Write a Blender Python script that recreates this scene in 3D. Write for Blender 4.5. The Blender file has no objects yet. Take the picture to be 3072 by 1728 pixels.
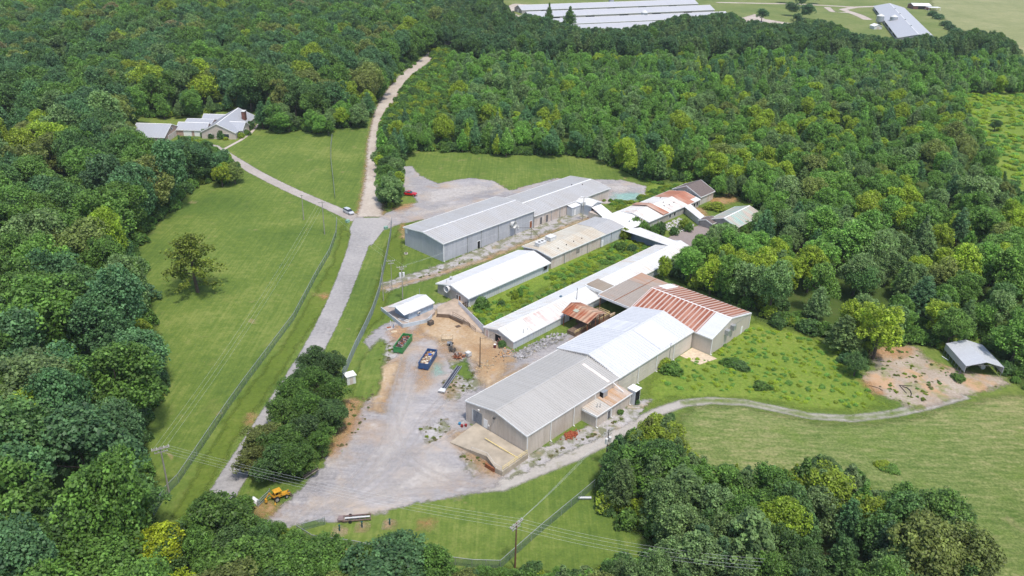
import bpy, bmesh, math, random
import numpy as np
from mathutils import Matrix, Vector
random.seed(7); RNG = np.random.default_rng(11)
S = bpy.context.scene; COL = S.collection
# ------------------------------------------------------------------ camera
F_PX, PITCH, ROLL, H = 2461.3, math.radians(26.07), math.radians(1.578), 100.0
_x = np.array([1, 0, 0.]); _f = np.array([0, math.cos(PITCH), -math.sin(PITCH)]); _u = np.array([0, math.sin(PITCH), math.cos(PITCH)])
CX = _x*math.cos(ROLL)+_u*math.sin(ROLL); CU = -_x*math.sin(ROLL)+_u*math.cos(ROLL); CF = _f
cam = bpy.data.cameras.new("camera"); cam_o = bpy.data.objects.new("camera", cam); COL.objects.link(cam_o)
M = Matrix(((CX[0], CU[0], -CF[0], 0), (CX[1], CU[1], -CF[1], 0), (CX[2], CU[2], -CF[2], H), (0, 0, 0, 1)))
cam_o.matrix_world = M
cam.sensor_width = 36; cam.lens = F_PX/3072*36; cam.clip_end = 6000; cam.clip_start = 1
S.camera = cam_o
# ------------------------------------------------------------------ light
SUN_EL, SUN_AZ = math.radians(67), math.radians(152)     # azimuth clockwise from +Y (view direction)
w = bpy.data.worlds.new("World"); S.world = w; w.use_nodes = True
wn = w.node_tree.nodes; bg = wn['Background']
sky = wn.new('ShaderNodeTexSky'); sky.sky_type = 'NISHITA'; sky.sun_disc = False
sky.sun_elevation = SUN_EL; sky.sun_rotation = SUN_AZ; sky.dust_density = 2.0; sky.altitude = 200
w.node_tree.links.new(sky.outputs[0], bg.inputs[0]); bg.inputs[1].default_value = 0.15
sun = bpy.data.lights.new("sun", 'SUN'); sun.energy = 2.5; sun.angle = math.radians(7); sun.color = (1, .94, .85)
sun_o = bpy.data.objects.new("sun", sun); COL.objects.link(sun_o)
sd = Vector((math.sin(SUN_AZ)*math.cos(SUN_EL), math.cos(SUN_AZ)*math.cos(SUN_EL), math.sin(SUN_EL)))
sun_o.rotation_euler = sd.to_track_quat('Z', 'Y').to_euler()
S.view_settings.view_transform = 'Standard'; S.view_settings.look = 'None'
S.cycles.transparent_max_bounces = 40
S.view_settings.gamma = 1; S.view_settings.exposure = 0.50
# ------------------------------------------------------------------ measuring helpers (photo pixels -> ground metres)
def G(px, py, z=0.0):
    d = (px-1536)/F_PX*CX-(py-864)/F_PX*CU+CF
    t = (z-H)/d[2]; return np.array([d[0]*t, d[1]*t])
K = 3072/2576
def GD(x, y, z=0.0): return G(x*K, y*K, z)
def proj(P):
    P = np.atleast_2d(P).astype(float); v = P-np.array([0, 0, H]); d = v@CF
    return np.stack([1536+F_PX*(v@CX)/d, 864-F_PX*(v@CU)/d], 1), d
AZ = math.radians(42.51); E1 = np.array([math.sin(AZ), math.cos(AZ)]); E2 = np.array([-math.cos(AZ), math.sin(AZ)])
ROT = math.pi/2-AZ
def AB(a, b): q = E1*a+E2*b; return q
# ------------------------------------------------------------------ object helpers
def tag(o, label=None, cat=None, group=None, kind=None):
    if label: o['label'] = label
    if cat: o['category'] = cat
    if group: o['group'] = group
    if kind: o['kind'] = kind
    return o
def empty(name, loc, rz=0.0):
    o = bpy.data.objects.new(name, None); COL.objects.link(o); o.location = (loc[0], loc[1], loc[2] if len(loc) > 2 else 0)
    o.rotation_euler = (0, 0, rz); o.empty_display_size = .5; return o
class MB:
    def __init__(s): s.v = []; s.f = []; s.m = []
    def face(s, pts, m=0):
        n = len(s.v); s.v += [tuple(p) for p in pts]; s.f.append(tuple(range(n, n+len(pts)))); s.m.append(m)
    def hexa(s, p, m=0):   # p: 4 bottom pts (ccw) then 4 top
        n = len(s.v); s.v += [tuple(q) for q in p]
        for f in ((3, 2, 1, 0), (4, 5, 6, 7), (0, 1, 5, 4), (1, 2, 6, 5), (2, 3, 7, 6), (3, 0, 4, 7)):
            s.f.append(tuple(n+i for i in f)); s.m.append(m)
    def box(s, x0, x1, y0, y1, z0, z1, m=0):
        s.hexa([(x0, y0, z0), (x1, y0, z0), (x1, y1, z0), (x0, y1, z0), (x0, y0, z1), (x1, y0, z1), (x1, y1, z1), (x0, y1, z1)], m)
    def obox(s, c, size, rz=0, m=0, tilt=0):
        R = Matrix.Rotation(rz, 3, 'Z') @ Matrix.Rotation(tilt, 3, 'X'); a, b, h = size[0]/2, size[1]/2, size[2]/2
        pts = [Vector(c)+R @ Vector(p) for p in ((-a, -b, -h), (a, -b, -h), (a, b, -h), (-a, b, -h), (-a, -b, h), (a, -b, h), (a, b, h), (-a, b, h))]
        s.hexa(pts, m)
    def tube(s, p0, p1, r0, r1=None, n=8, m=0, cap=True):
        p0 = Vector(p0); p1 = Vector(p1); r1 = r0 if r1 is None else r1; d = (p1-p0).normalized()
        q = d.to_track_quat('Z', 'Y'); k = len(s.v)
        for p, r in ((p0, r0), (p1, r1)):
            for i in range(n):
                t = 2*math.pi*i/n; s.v.append(tuple(p+q @ Vector((r*math.cos(t), r*math.sin(t), 0))))
        for i in range(n):
            j = (i+1) % n; s.f.append((k+i, k+j, k+n+j, k+n+i)); s.m.append(m)
        if cap:
            s.f.append(tuple(k+i for i in reversed(range(n)))); s.m.append(m); s.f.append(tuple(k+n+i for i in range(n))); s.m.append(m)
    def path(s, pts, r, n=5, m=0):
        for a, b in zip(pts[:-1], pts[1:]): s.tube(a, b, r, n=n, m=m)
    def build(s, name, mats, parent=None, smooth=False):
        me = bpy.data.meshes.new(name); me.from_pydata(s.v, [], s.f)
        for mm in (mats if isinstance(mats, (list, tuple)) else [mats]): me.materials.append(mm)
        if len(me.materials) > 1: me.polygons.foreach_set('material_index', s.m)
        if smooth: me.polygons.foreach_set('use_smooth', [True]*len(s.f))
        me.update(); o = bpy.data.objects.new(name, me); COL.objects.link(o)
        if parent: o.parent = parent
        return o
def copy_tree(o, parent=None):
    c = o.copy(); COL.objects.link(c)
    if parent: c.parent = parent
    for ch in o.children: copy_tree(ch, c)
    return c
# ------------------------------------------------------------------ materials
MATS = {}
def nm(name):
    m = bpy.data.materials.new(name); m.use_nodes = True; nt = m.node_tree; b = nt.nodes['Principled BSDF']
    b.inputs['Specular IOR Level'].default_value = .3
    return m, nt, b
def N(nt, t, **k):
    n = nt.nodes.new(t)
    for a, v in k.items(): setattr(n, a, v)
    return n
def coords(nt, scale=(1, 1, 1), kind='Object', rot=(0, 0, 0)):
    tc = N(nt, 'ShaderNodeTexCoord'); mp = N(nt, 'ShaderNodeMapping'); mp.inputs['Scale'].default_value = scale; mp.inputs['Rotation'].default_value = rot
    nt.links.new(tc.outputs[kind], mp.inputs[0]); return mp.outputs[0]
def noise(nt, vec, scale, det=4, rough=.55, dist=0):
    n = N(nt, 'ShaderNodeTexNoise'); n.inputs['Scale'].default_value = scale; n.inputs['Detail'].default_value = det
    n.inputs['Roughness'].default_value = rough; n.inputs['Distortion'].default_value = dist; nt.links.new(vec, n.inputs['Vector']); return n.outputs['Fac']
def ramp(nt, fac, stops):
    r = N(nt, 'ShaderNodeValToRGB'); e = r.color_ramp.elements
    while len(e) < len(stops): e.new(.5)
    for i, (p, c) in enumerate(stops): e[i].position = p; e[i].color = (c[0], c[1], c[2], 1) if not isinstance(c, (int, float)) else (c, c, c, 1)
    nt.links.new(fac, r.inputs[0]); return r.outputs[0]
def mix(nt, fac, a, b, mode='MIX'):
    n = N(nt, 'ShaderNodeMix', data_type='RGBA', blend_type=mode)
    for s, i in ((fac, 0), (a, 6), (b, 7)):
        if isinstance(s, (int, float)): n.inputs[i].default_value = s
        elif isinstance(s, tuple): n.inputs[i].default_value = (*s[:3], 1)
        else: nt.links.new(s, n.inputs[i])
    return n.outputs[2]
def math_(nt, op, a, b=0.0, c=0.0):
    n = N(nt, 'ShaderNodeMath', operation=op)
    for s, i in ((a, 0), (b, 1), (c, 2)):
        if isinstance(s, (int, float)): n.inputs[i].default_value = s
        else: nt.links.new(s, n.inputs[i])
    return n.outputs[0]
def bump(nt, b, h, strength=.3, dist=.05):
    n = N(nt, 'ShaderNodeBump'); n.inputs['Strength'].default_value = strength; n.inputs['Distance'].default_value = dist
    nt.links.new(h, n.inputs['Height']); nt.links.new(n.outputs[0], b.inputs['Normal'])
def plain(name, c, rough=.6, metal=0, var=.18, scale=1.5, spec=.3):
    if name in MATS: return MATS[name]
    m, nt, b = nm(name); v = coords(nt); n1 = noise(nt, v, scale, 5)
    lo = tuple(x*(1-var) for x in c); hi = tuple(min(1, x*(1+var)) for x in c)
    nt.links.new(ramp(nt, n1, [(.3, lo), (.7, hi)]), b.inputs['Base Color'])
    b.inputs['Roughness'].default_value = rough; b.inputs['Metallic'].default_value = metal; b.inputs['Specular IOR Level'].default_value = spec
    MATS[name] = m; return m
def sheetmetal(name, c, stain=(.35, .27, .2), amt=.25, rough=.45, slope='y', metal=0.0, pan=1.0, panvar=.05, lo=.5):
    """painted profiled sheet: panel to panel tone, streaks down the slope, patches of dirt or rust"""
    if name in MATS: return MATS[name]
    m, nt, b = nm(name)
    sc = (1, .06, .06) if slope == 'y' else ((.06, 1, .06) if slope == 'x' else (1, 1, .07))
    st = noise(nt, coords(nt, sc), 1.6, 4, .6); big = noise(nt, coords(nt), .16, 5, .6)
    fine = noise(nt, coords(nt), 2.5, 3)
    # panel tone
    tc = N(nt, 'ShaderNodeTexCoord'); sx = N(nt, 'ShaderNodeSeparateXYZ'); nt.links.new(tc.outputs['Object'], sx.inputs[0])
    ax = sx.outputs['X' if slope in ('y', 'z') else 'Y']
    wn_ = N(nt, 'ShaderNodeTexWhiteNoise', noise_dimensions='1D'); fl = math_(nt, 'FLOOR', math_(nt, 'DIVIDE', ax, pan)); nt.links.new(fl, wn_.inputs['W'])
    tone = math_(nt, 'MULTIPLY_ADD', wn_.outputs['Value'], panvar, 1-panvar/2)
    f = math_(nt, 'ADD', math_(nt, 'MULTIPLY', st, .55), math_(nt, 'MULTIPLY', big, .6))
    f = ramp(nt, f, [(lo, 0.0), (min(.98, lo+.22), 1.0)]); f = math_(nt, 'MULTIPLY', f, amt)
    c1 = mix(nt, f, c, stain)
    c2 = mix(nt, 1.0, c1, ramp(nt, fine, [(.2, .9), (.8, 1.05)]), 'MULTIPLY')
    cc = N(nt, 'ShaderNodeCombineXYZ')
    for i in range(3): nt.links.new(tone, cc.inputs[i])
    c3 = mix(nt, 1.0, c2, cc.outputs[0], 'MULTIPLY')
    nt.links.new(c3, b.inputs['Base Color']); b.inputs['Roughness'].default_value = rough; b.inputs['Metallic'].default_value = metal
    MATS[name] = m; return m
def ground_mat(name, stops, s1=.05, s2=1.2, mixw=.55, edge=None, fine=None, stretch=None, bumpd=.15, patches=None, amax=1.0):
    """soil, grass or gravel; edge=(width, noise amplitude, noise scale) gives a ragged border from the mesh's edge distance"""
    m, nt, b = nm(name); v = coords(nt, kind='Object')
    a = noise(nt, v, s1, 6, .6, .4); c = noise(nt, v, s2, 6, .7)
    fac = math_(nt, 'ADD', math_(nt, 'MULTIPLY', a, mixw), math_(nt, 'MULTIPLY', c, 1-mixw))
    if stretch:
        d = noise(nt, coords(nt, stretch[0], rot=(0, 0, stretch[1])), stretch[2], 4, .6)
        fac = math_(nt, 'ADD', math_(nt, 'MULTIPLY', fac, 1-stretch[3]), math_(nt, 'MULTIPLY', d, stretch[3]))
    col = ramp(nt, fac, stops)
    if patches:
        for (sc, lo, hi, pc, am) in patches:
            off = coords(nt, kind='Object'); pf = ramp(nt, noise(nt, off, sc, 7, .65, .3), [(lo, 0.0), (hi, 1.0)])
            col = mix(nt, math_(nt, 'MULTIPLY', pf, am), col, pc)
    if fine:
        col = mix(nt, 1.0, col, ramp(nt, noise(nt, v, fine[0], 3, .8), [(.25, 1-fine[1]), (.75, 1+fine[1])]), 'MULTIPLY')
    nt.links.new(col, b.inputs['Base Color']); b.inputs['Roughness'].default_value = .95; b.inputs['Specular IOR Level'].default_value = .1
    bump(nt, b, c, .6, bumpd)
    if edge:
        at = N(nt, 'ShaderNodeAttribute', attribute_name='edge'); wd, amp, esc = edge
        e1 = noise(nt, v, esc, 6, .7); e = math_(nt, 'ADD', at.outputs['Fac'], math_(nt, 'MULTIPLY', math_(nt, 'SUBTRACT', e1, .5), amp*2))
        mr = N(nt, 'ShaderNodeMapRange', interpolation_type='SMOOTHSTEP'); nt.links.new(e, mr.inputs[0]); mr.inputs[1].default_value = -wd; mr.inputs[2].default_value = wd
        tr = N(nt, 'ShaderNodeBsdfTransparent'); ms = N(nt, 'ShaderNodeMixShader'); out = nt.nodes['Material Output']
        al = mr.outputs[0]
        if amax < 1: al = math_(nt, 'MULTIPLY', al, math_(nt, 'MULTIPLY_ADD', noise(nt, v, .8, 5, .7), 1.2*amax, amax*.1))
        nt.links.new(al, ms.inputs[0]); nt.links.new(tr.outputs[0], ms.inputs[1]); nt.links.new(b.outputs[0], ms.inputs[2]); nt.links.new(ms.outputs[0], out.inputs[0])
    return m
# ------------------------------------------------------------------ ground sheets
def sdist(P, poly):
    """signed distance of points to polygon, positive inside"""
    A = np.asarray(poly, float); B = np.roll(A, -1, 0); d = np.full(len(P), 1e9); ins = np.zeros(len(P), bool)
    for a, b in zip(A, B):
        e = b-a; w_ = P-a; t = np.clip((w_@e)/max(e@e, 1e-9), 0, 1); d = np.minimum(d, np.hypot(*(w_-t[:, None]*e).T))
        c = ((a[1] <= P[:, 1]) != (b[1] <= P[:, 1])); 
        if abs(b[1]-a[1]) > 1e-9: ins ^= c & (P[:, 0] < (b[0]-a[0])*(P[:, 1]-a[1])/(b[1]-a[1])+a[0])
    return np.where(ins, d, -d)
def grid_sheet(name, polys, mat, z, cell=1.0, margin=2.0, ext=0.0, rot=0.0, holes=()):
    ps = [np.asarray(p, float) for p in polys]; allp = np.concatenate(ps)
    lo = allp.min(0)-margin-cell; hi = allp.max(0)+margin+cell
    nx, ny = int((hi[0]-lo[0])/cell)+2, int((hi[1]-lo[1])/cell)+2
    X, Y = np.meshgrid(lo[0]+np.arange(nx)*cell, lo[1]+np.arange(ny)*cell, indexing='ij'); P = np.stack([X.ravel(), Y.ravel()], 1)
    d = np.max([sdist(P, p) for p in ps], 0)
    for h in holes: d = np.minimum(d, -sdist(P, np.asarray(h, float)))
    d += ext
    D = d.reshape(nx, ny); keep = np.maximum.reduce([D[:-1, :-1], D[1:, :-1], D[:-1, 1:], D[1:, 1:]]) > -margin
    idx = np.arange(nx*ny).reshape(nx, ny)
    q = np.stack([idx[:-1, :-1][keep], idx[1:, :-1][keep], idx[1:, 1:][keep], idx[:-1, 1:][keep]], 1)
    used, inv = np.unique(q, return_inverse=True); q = inv.reshape(-1, 4)
    me = bpy.data.meshes.new(name); V = np.c_[P[used], np.full(len(used), z)]
    me.vertices.add(len(V)); me.vertices.foreach_set('co', V.ravel()); me.loops.add(q.size); me.loops.foreach_set('vertex_index', q.ravel().astype(np.int32))
    me.polygons.add(len(q)); me.polygons.foreach_set('loop_start', np.arange(0, q.size, 4, dtype=np.int32)); me.update(calc_edges=True)
    at = me.attributes.new('edge', 'FLOAT', 'POINT'); at.data.foreach_set('value', d[used].astype(np.float32))
    me.materials.append(mat); o = bpy.data.objects.new(name, me); COL.objects.link(o); o['kind'] = 'structure'; return o
def PD(pts): return np.array([GD(*p) for p in pts])
def PP(pts): return np.array([G(*p) for p in pts])
def ribbon(pts, widths):
    P = np.asarray(pts, float); W = np.asarray(widths if hasattr(widths, '__len__') else [widths]*len(P), float)
    T = np.gradient(P, axis=0); T /= np.hypot(*T.T)[:, None]; Nn = np.stack([-T[:, 1], T[:, 0]], 1)
    return np.concatenate([P+Nn*W[:, None]/2, (P-Nn*W[:, None]/2)[::-1]])
# visible open ground (lawns, yard, buildings): nothing of the woods stands here. Traced outline -> ground plane
CLEAR_MAIN = [(335,297),(430,295),(520,288),(600,268),(650,283),(648,318),(700,336),(760,328),(800,340),(850,322),(922,320),(926,285),(960,235),(1000,190),(1050,150),(1086,126),(1100,126),(1085,160),(1040,190),(1012,222),(985,262),(962,300),(952,345),(948,400),(950,480),(960,520),(990,528),(1012,500),(1010,440),(1025,378),(1100,382),(1250,388),(1400,392),(1500,398),(1545,420),(1600,447),(1690,462),(1765,448),(1795,480),(1800,492),(1850,490),(1870,505),(1905,520),(1912,548),(1860,560),(1770,575),(1770,612),(1738,625),(1720,640),(1675,655),(1640,690),(1690,705),(1750,728),(1890,782),(1893,805),(2000,835),(2100,862),(2115,895),(2200,945),(2186,880),(2200,858),(2300,868),(2378,885),(2388,860),(2455,852),(2522,915),(2528,955),(2580,985),(2700,1000),(2700,1700),(2490,1700),(2492,1400),(2450,1300),(2400,1262),(2300,1226),(2190,1232),(2165,1180),(2110,1152),(2030,1150),(1985,1192),(1920,1180),(1850,1170),(1800,1188),(1780,1148),(1730,1140),(1712,1080),(1690,1035),(1660,1022),(1640,1050),(1600,1082),(1545,1105),(1520,1150),(1500,1200),(1484,1235),(1488,1262),(1530,1300),(1600,1340),(1650,1385),(1560,1412),(1400,1440),(1340,1420),(1240,1425),(1110,1445),(1095,1385),(1045,1350),(960,1368),(905,1400),(860,1402),(820,1370),(760,1350),(700,1345),(690,1310),(650,1282),(630,1255),(560,1235),(505,1250),(475,1290),(430,1330),(400,1338),(392,1290),(408,1200),(378,1150),(375,1080),(402,1010),(428,955),(420,880),(380,760),(345,680),(345,620),(400,560),(455,515),(478,478),(540,458),(560,468),(600,450),(608,415),(575,392),(540,378),(520,355),(455,345),(440,360),(350,352)]
CLEAR_BARN = [(1250,-60),(1252,5),(1285,28),(1282,52),(1335,40),(1400,56),(1460,74),(1560,75),(1650,62),(1700,46),(1780,42),(1840,36),(1870,55),(1960,66),(2010,62),(2060,52),(2092,62),(2150,88),(2200,92),(2255,104),(2300,99),(2335,88),(2365,104),(2400,82),(2500,82),(2545,105),(2575,160),(2700,200),(2700,-60)]
CLEAR_RIGHT = [(2385,235),(2480,232),(2700,232),(2700,560),(2560,470),(2525,430),(2490,370),(2450,310),(2430,262)]
CLEARW = [PD([(x, max(y, -40)) for x, y in c]) for c in (CLEAR_MAIN, CLEAR_BARN, CLEAR_RIGHT)]
CLEARP = [np.array(c, float)*K for c in (CLEAR_MAIN, CLEAR_BARN, CLEAR_RIGHT)]

floor_mat = ground_mat('forest_floor_soil', [(.3, (.045, .075, .018)), (.55, (.07, .11, .024)), (.75, (.12, .11, .05))], .04, .6)
MB_ = MB(); MB_.face([(-2500, -300, 0), (2500, -300, 0), (2500, 3500, 0), (-2500, 3500, 0)]); g = MB_.build('ground', floor_mat); g['kind'] = 'structure'
lawn_mat = ground_mat('lawn_grass', [(.38, (.072, .124, .024)), (.5, (.122, .178, .034)), (.62, (.205, .240, .062))], .035, .5, .55, (0.8, 1.5, .5), (2.2, .22), ((.9, .03, 1), math.radians(25), 1.6, .24),
                      patches=[(.09, .60, .72, (.20, .215, .062), .55), (.16, .63, .70, (.30, .23, .12), .6), (.05, .55, .68, (.085, .15, .03), .5)])
grid_sheet('lawn', [CLEARW[0]], lawn_mat, .004, 2.0, 3.5, .6)
hay_mat = ground_mat('hay_grass', [(.38, (.085, .140, .030)), (.5, (.165, .205, .064)), (.62, (.31, .285, .135))], .03, .9, .5, (2.0, 4, .1), (1.8, .35), ((.25, 1.1, 1), math.radians(-8), .8, .4),
                     patches=[(.05, .60, .72, (.38, .29, .17), .55), (.09, .52, .66, (.12, .185, .035), .6)])
grid_sheet('hay_field', [PD([(1700,1050),(1760,1022),(1860,1025),(2050,1062),(2170,1068),(2280,1052),(2380,1030),(2500,1000),(2700,990),(2700,1700),(2300,1700),(2000,1400),(1720,1200)])], hay_mat, .008, 2.0, 5, 0)
far_mat = ground_mat('pasture_grass', [(.3, (.17, .20, .075)), (.5, (.25, .265, .12)), (.7, (.34, .32, .17))], .02, .12, .5, (3, 6, .05), (.5, .2))
grid_sheet('far_pasture', [PD([(2330,-40),(2700,-40),(2700,200),(2500,95),(2400,70),(2350,25)])], far_mat, .012, 6, 9, 0)
farlawn = ground_mat('farm_grass', [(.3, (.10, .15, .04)), (.5, (.16, .2, .06)), (.7, (.24, .24, .10))], .03, .2, .6, (3, 5, .05), (.5, .15))
grid_sheet('farm_lawn', [CLEARW[1]], farlawn, .008, 6, 9, 6)
rough_mat = ground_mat('rough_grass', [(.3, (.11, .18, .026)), (.5, (.165, .235, .036)), (.7, (.24, .275, .06))], .06, .7, .4, (2, 4, .12), (1.5, .35), bumpd=.5, patches=[(.2, .63, .72, (.25, .18, .09), .6)])
grid_sheet('rough_field', [CLEARW[2]], rough_mat, .008, 4, 6, 4)
grid_sheet('rough_slope', [PD([(1625,975),(1700,900),(1800,880),(1893,808),(2010,838),(2110,870),(2150,925),(2195,985),(2240,1020),(2150,1035),(2040,1030),(1950,1012),(1860,996),(1760,996),(1690,1000),(1640,1020)]),
    PD([(1130,800),(1160,760),(1240,735),(1390,665),(1560,605),(1640,615),(1500,665),(1250,790),(1220,815)]), PD([(1500,500),(1540,520),(1560,545),(1690,470),(1640,455),(1600,500)])], rough_mat, .009, 1.2, 3, 0)
roughbank = ground_mat('bank_grass', [(.3, (.075, .12, .02)), (.5, (.115, .165, .026)), (.7, (.18, .21, .045))], .06, .6, .5, (1, 2, .2), (1.5, .25))
grid_sheet('road_bank', [PD([(860,560),(885,600),(872,650),(850,720),(800,800),(740,880),(690,960),(600,1090),(520,1230),(470,1300),(430,1300),(480,1215),(600,1010),(720,860),(790,740),(838,660),(855,600)]), PD([(900,850),(930,780),(955,700),(970,620),(1010,570),(1060,552),(1100,540),(1120,548),(1060,570),(1012,600),(1010,680),(980,740),(960,800)])], roughbank, .006, 1.5, 3, 0)
# --- roads, yard
asph = ground_mat('asphalt', [(.36, (.24, .23, .225)), (.5, (.33, .315, .305)), (.64, (.42, .395, .375))], .08, 1.2, .5, (.25, .5, .6), (5, .12), None, .02,
                  patches=[(.12, .62, .66, (.20, .195, .19), .6), (.25, .60, .68, (.46, .41, .36), .5)])
dirt = ground_mat('dirt_road_soil', [(.36, (.34, .28, .23)), (.5, (.45, .39, .33)), (.64, (.54, .49, .43))], .07, 1.0, .5, (.9, 1.6, .4), (4, .12), bumpd=.04)
gravel = ground_mat('gravel', [(.38, (.21, .20, .205)), (.5, (.32, .305, .305)), (.62, (.46, .43, .42))], .07, 1.6, .45, (.6, 2.2, .35), (6, .16), ((.15, 1.3, 1), math.radians(68), .9, .25), .04,
                    patches=[(.10, .50, .66, (.46, .37, .28), .65), (.06, .54, .66, (.38, .27, .18), .6), (.3, .58, .7, (.52, .49, .46), .6), (.14, .57, .68, (.19, .185, .18), .55), (.5, .66, .72, (.17, .17, .08), .5)])
gravelweed = ground_mat('gravel_with_weeds', [(.3, (.24, .23, .22)), (.5, (.38, .36, .35)), (.68, (.52, .49, .48))], .1, 1.9, .35, (.6, 2.4, .5), (6, .2), bumpd=.05,
                    patches=[(.35, .46, .56, (.13, .14, .05), .75), (.15, .58, .66, (.5, .36, .22), .5)])
clay = ground_mat('clay_soil', [(.3, (.40, .18, .07)), (.5, (.50, .30, .15)), (.7, (.56, .42, .28))], .15, 1.5, .5, (1.6, 2.8, .45), (4, .15), bumpd=.08, amax=.9, patches=[(.5, .56, .68, (.14, .15, .05), .7)])
sand = ground_mat('sandy_soil', [(.36, (.33, .21, .11)), (.5, (.43, .31, .19)), (.64, (.53, .43, .31))], .12, 1.4, .5, (2.0, 2.8, .4), (4, .15), bumpd=.06, patches=[(.22, .56, .68, (.38, .36, .36), .6), (.35, .6, .7, (.50, .25, .08), .6), (.6, .62, .7, (.22, .17, .10), .5)])
chalk = ground_mat('chalky_dust', [(.3, (.50, .45, .40)), (.5, (.58, .54, .50)), (.7, (.64, .61, .59))], .12, 1.4, .5, (2.6, 3.2, .35), (4, .12), bumpd=.03, amax=.85)
YARD = [(915,860),(935,838),(965,815),(1030,800),(1100,765),(1150,752),(1185,790),(1235,845),(1290,888),(1440,835),(1520,795),(1560,800),(1480,860),(1400,890),(1180,1010),(1185,1080),(1320,1140),(1330,1165),(1262,1206),(1230,1232),(1130,1255),(1050,1262),(960,1290),(850,1312),(790,1308),(730,1325),(690,1345),(640,1372),(630,1340),(690,1290),(740,1245),(800,1190),(850,1120),(890,1060),(925,1000),(950,945),(950,900)]
grid_sheet('gravel_yard', [PD(YARD)], gravel, .016, .8, 3, 0)
north = [(958,545),(985,530),(1050,508),(1040,492),(1012,484),(1006,420),(1036,418),(1055,440),(1100,462),(1180,447),(1240,455),(1282,480),(1330,466),(1400,448),(1420,450),(1340,490),(1290,500),(1180,524),(1080,550),(1000,564),(955,585),(940,560)]
grid_sheet('north_gravel_lot', [PD(north), PD([(1480,452),(1560,452),(1625,468),(1622,495),(1560,512),(1500,512),(1500,480)])], gravel, .016, 1.0, 3, 0)
grid_sheet('warehouse_lane', [PD([(960,712),(1030,690),(1120,662),(1330,572),(1400,548),(1470,522),(1520,535),(1440,562),(1330,606),(1210,655),(1110,692),(1010,722),(970,735)])], gravelweed, .016, .8, 2, 0)
ld = [GD(*p) for p in ((960,728),(1100,690),(1215,655),(1330,608),(1440,564),(1530,532))]
grid_sheet('footpath', [ribbon(ld, 1.2)], sand, .02, .5, 1, 0)
track_c = [GD(*p) for p in ((1170,1215),(1262,1212),(1340,1184),(1440,1148),(1530,1105),(1600,1063),(1660,1034),(1720,1014),(1790,1008),(1870,1012),(1950,1028),(2040,1047),(2140,1053),(2240,1042),(2320,1024),(2420,990))]
tw = [6, 5.0, 3.8, 3.2, 2.9, 2.7, 2.6, 2.5, 2.4, 2.3, 2.2, 2.2, 2.2, 2.2, 2.6, 4]
trackm = ground_mat('track_gravel', [(.3, (.31, .29, .26)), (.5, (.41, .38, .34)), (.68, (.51, .47, .42))], .07, 1.6, .45, (.55, .5, .6), (6, .16), bumpd=.04, patches=[(.25, .6, .7, (.2, .2, .09), .5)])
grid_sheet('gravel_track', [ribbon(track_c, tw)], trackm, .014, .6, 1.2, 0)
grass_strip = [track_c[i] for i in range(7, 15)]
grid_sheet('track_grass_strip', [ribbon(grass_strip, .35)], rough_mat, .036, .4, .8, -.2)
grid_sheet('warehouse_gravel_strip', [PD([(1320,1145),(1400,1110),(1500,1060),(1600,1010),(1640,1005),(1600,1055),(1500,1105),(1400,1150),(1290,1200),(1262,1200)])], gravelweed, .018, .6, 2, 0)
lotm = ground_mat('sandy_lot', [(.36, (.28, .22, .165)), (.5, (.38, .315, .25)), (.64, (.48, .42, .35))], .07, 1.6, .45, (1.2, 3.2, .35), (6, .16), bumpd=.04, patches=[(.12, .50, .62, (.52, .30, .15), .65), (.2, .52, .64, (.17, .21, .05), .75)])
grid_sheet('carport_lot', [PD([(2188,880),(2230,862),(2300,872),(2330,905),(2385,925),(2450,940),(2520,950),(2530,968),(2470,985),(2400,1005),(2310,1030),(2260,1010),(2200,985),(2170,950),(2205,930)])], lotm, .02, .8, 3, 0)
clay2 = ground_mat('ochre_clay', [(.3, (.38, .21, .09)), (.5, (.46, .29, .15)), (.7, (.50, .37, .23))], .15, 1.5, .5, (2.2, 3.4, .3), (4, .15), bumpd=.05, amax=.8)
rutm = ground_mat('rut_dust', [(.3, (.44, .40, .37)), (.7, (.56, .52, .48))], .15, 1.5, .5, (.35, .5, .4), (4, .15), bumpd=.03, amax=.6)
def resample_(P, step):
    out = [P[0]]
    for a, b in zip(P[:-1], P[1:]): n = max(1, round(np.linalg.norm(b-a)/step)); out += [a+(b-a)*(i+1)/n for i in range(n)]
    Q = np.array(out)
    for _ in range(12): Q[1:-1] = (Q[:-2]+2*Q[1:-1]+Q[2:])/4
    return Q
grid_sheet('clay_bank', [PD([(2186,880),(2215,860),(2290,872),(2300,890),(2260,905),(2200,902)]), PD([(2165,955),(2200,965),(2225,990),(2195,990)]), PD([(1780,500),(1840,488),(1860,505),(1800,520)]), PD([(1745,520),(1770,525),(1790,560),(1760,565),(1735,540)])], clay, .026, .8, 2.5, 0)
grid_sheet('clay_patches', [PD(p) for p in ([(985,525),(1035,510),(1040,520),(1000,532)], [(870,1010),(905,1000),(890,1080),(850,1140),(825,1150),(840,1110),(870,1060)],
    [(650,1265),(690,1270),(700,1290),(660,1300),(640,1290)], [(1010,560),(1016,560),(1022,600),(1010,600)], [(1055,1315),(1085,1310),(1082,1325),(1062,1328)],
    [(840,1380),(880,1385),(862,1402)], [(795,740),(830,740),(815,752)], [(1240,1140),(1262,1180),(1240,1195),(1215,1160)], [(2010,600),(2030,640),(2015,645)], [(625,1045),(640,1045),(632,1070),(622,1070)],
    [(975,830),(1020,815),(1030,850),(985,860)])], clay, .022, .5, 2, 0)
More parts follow.
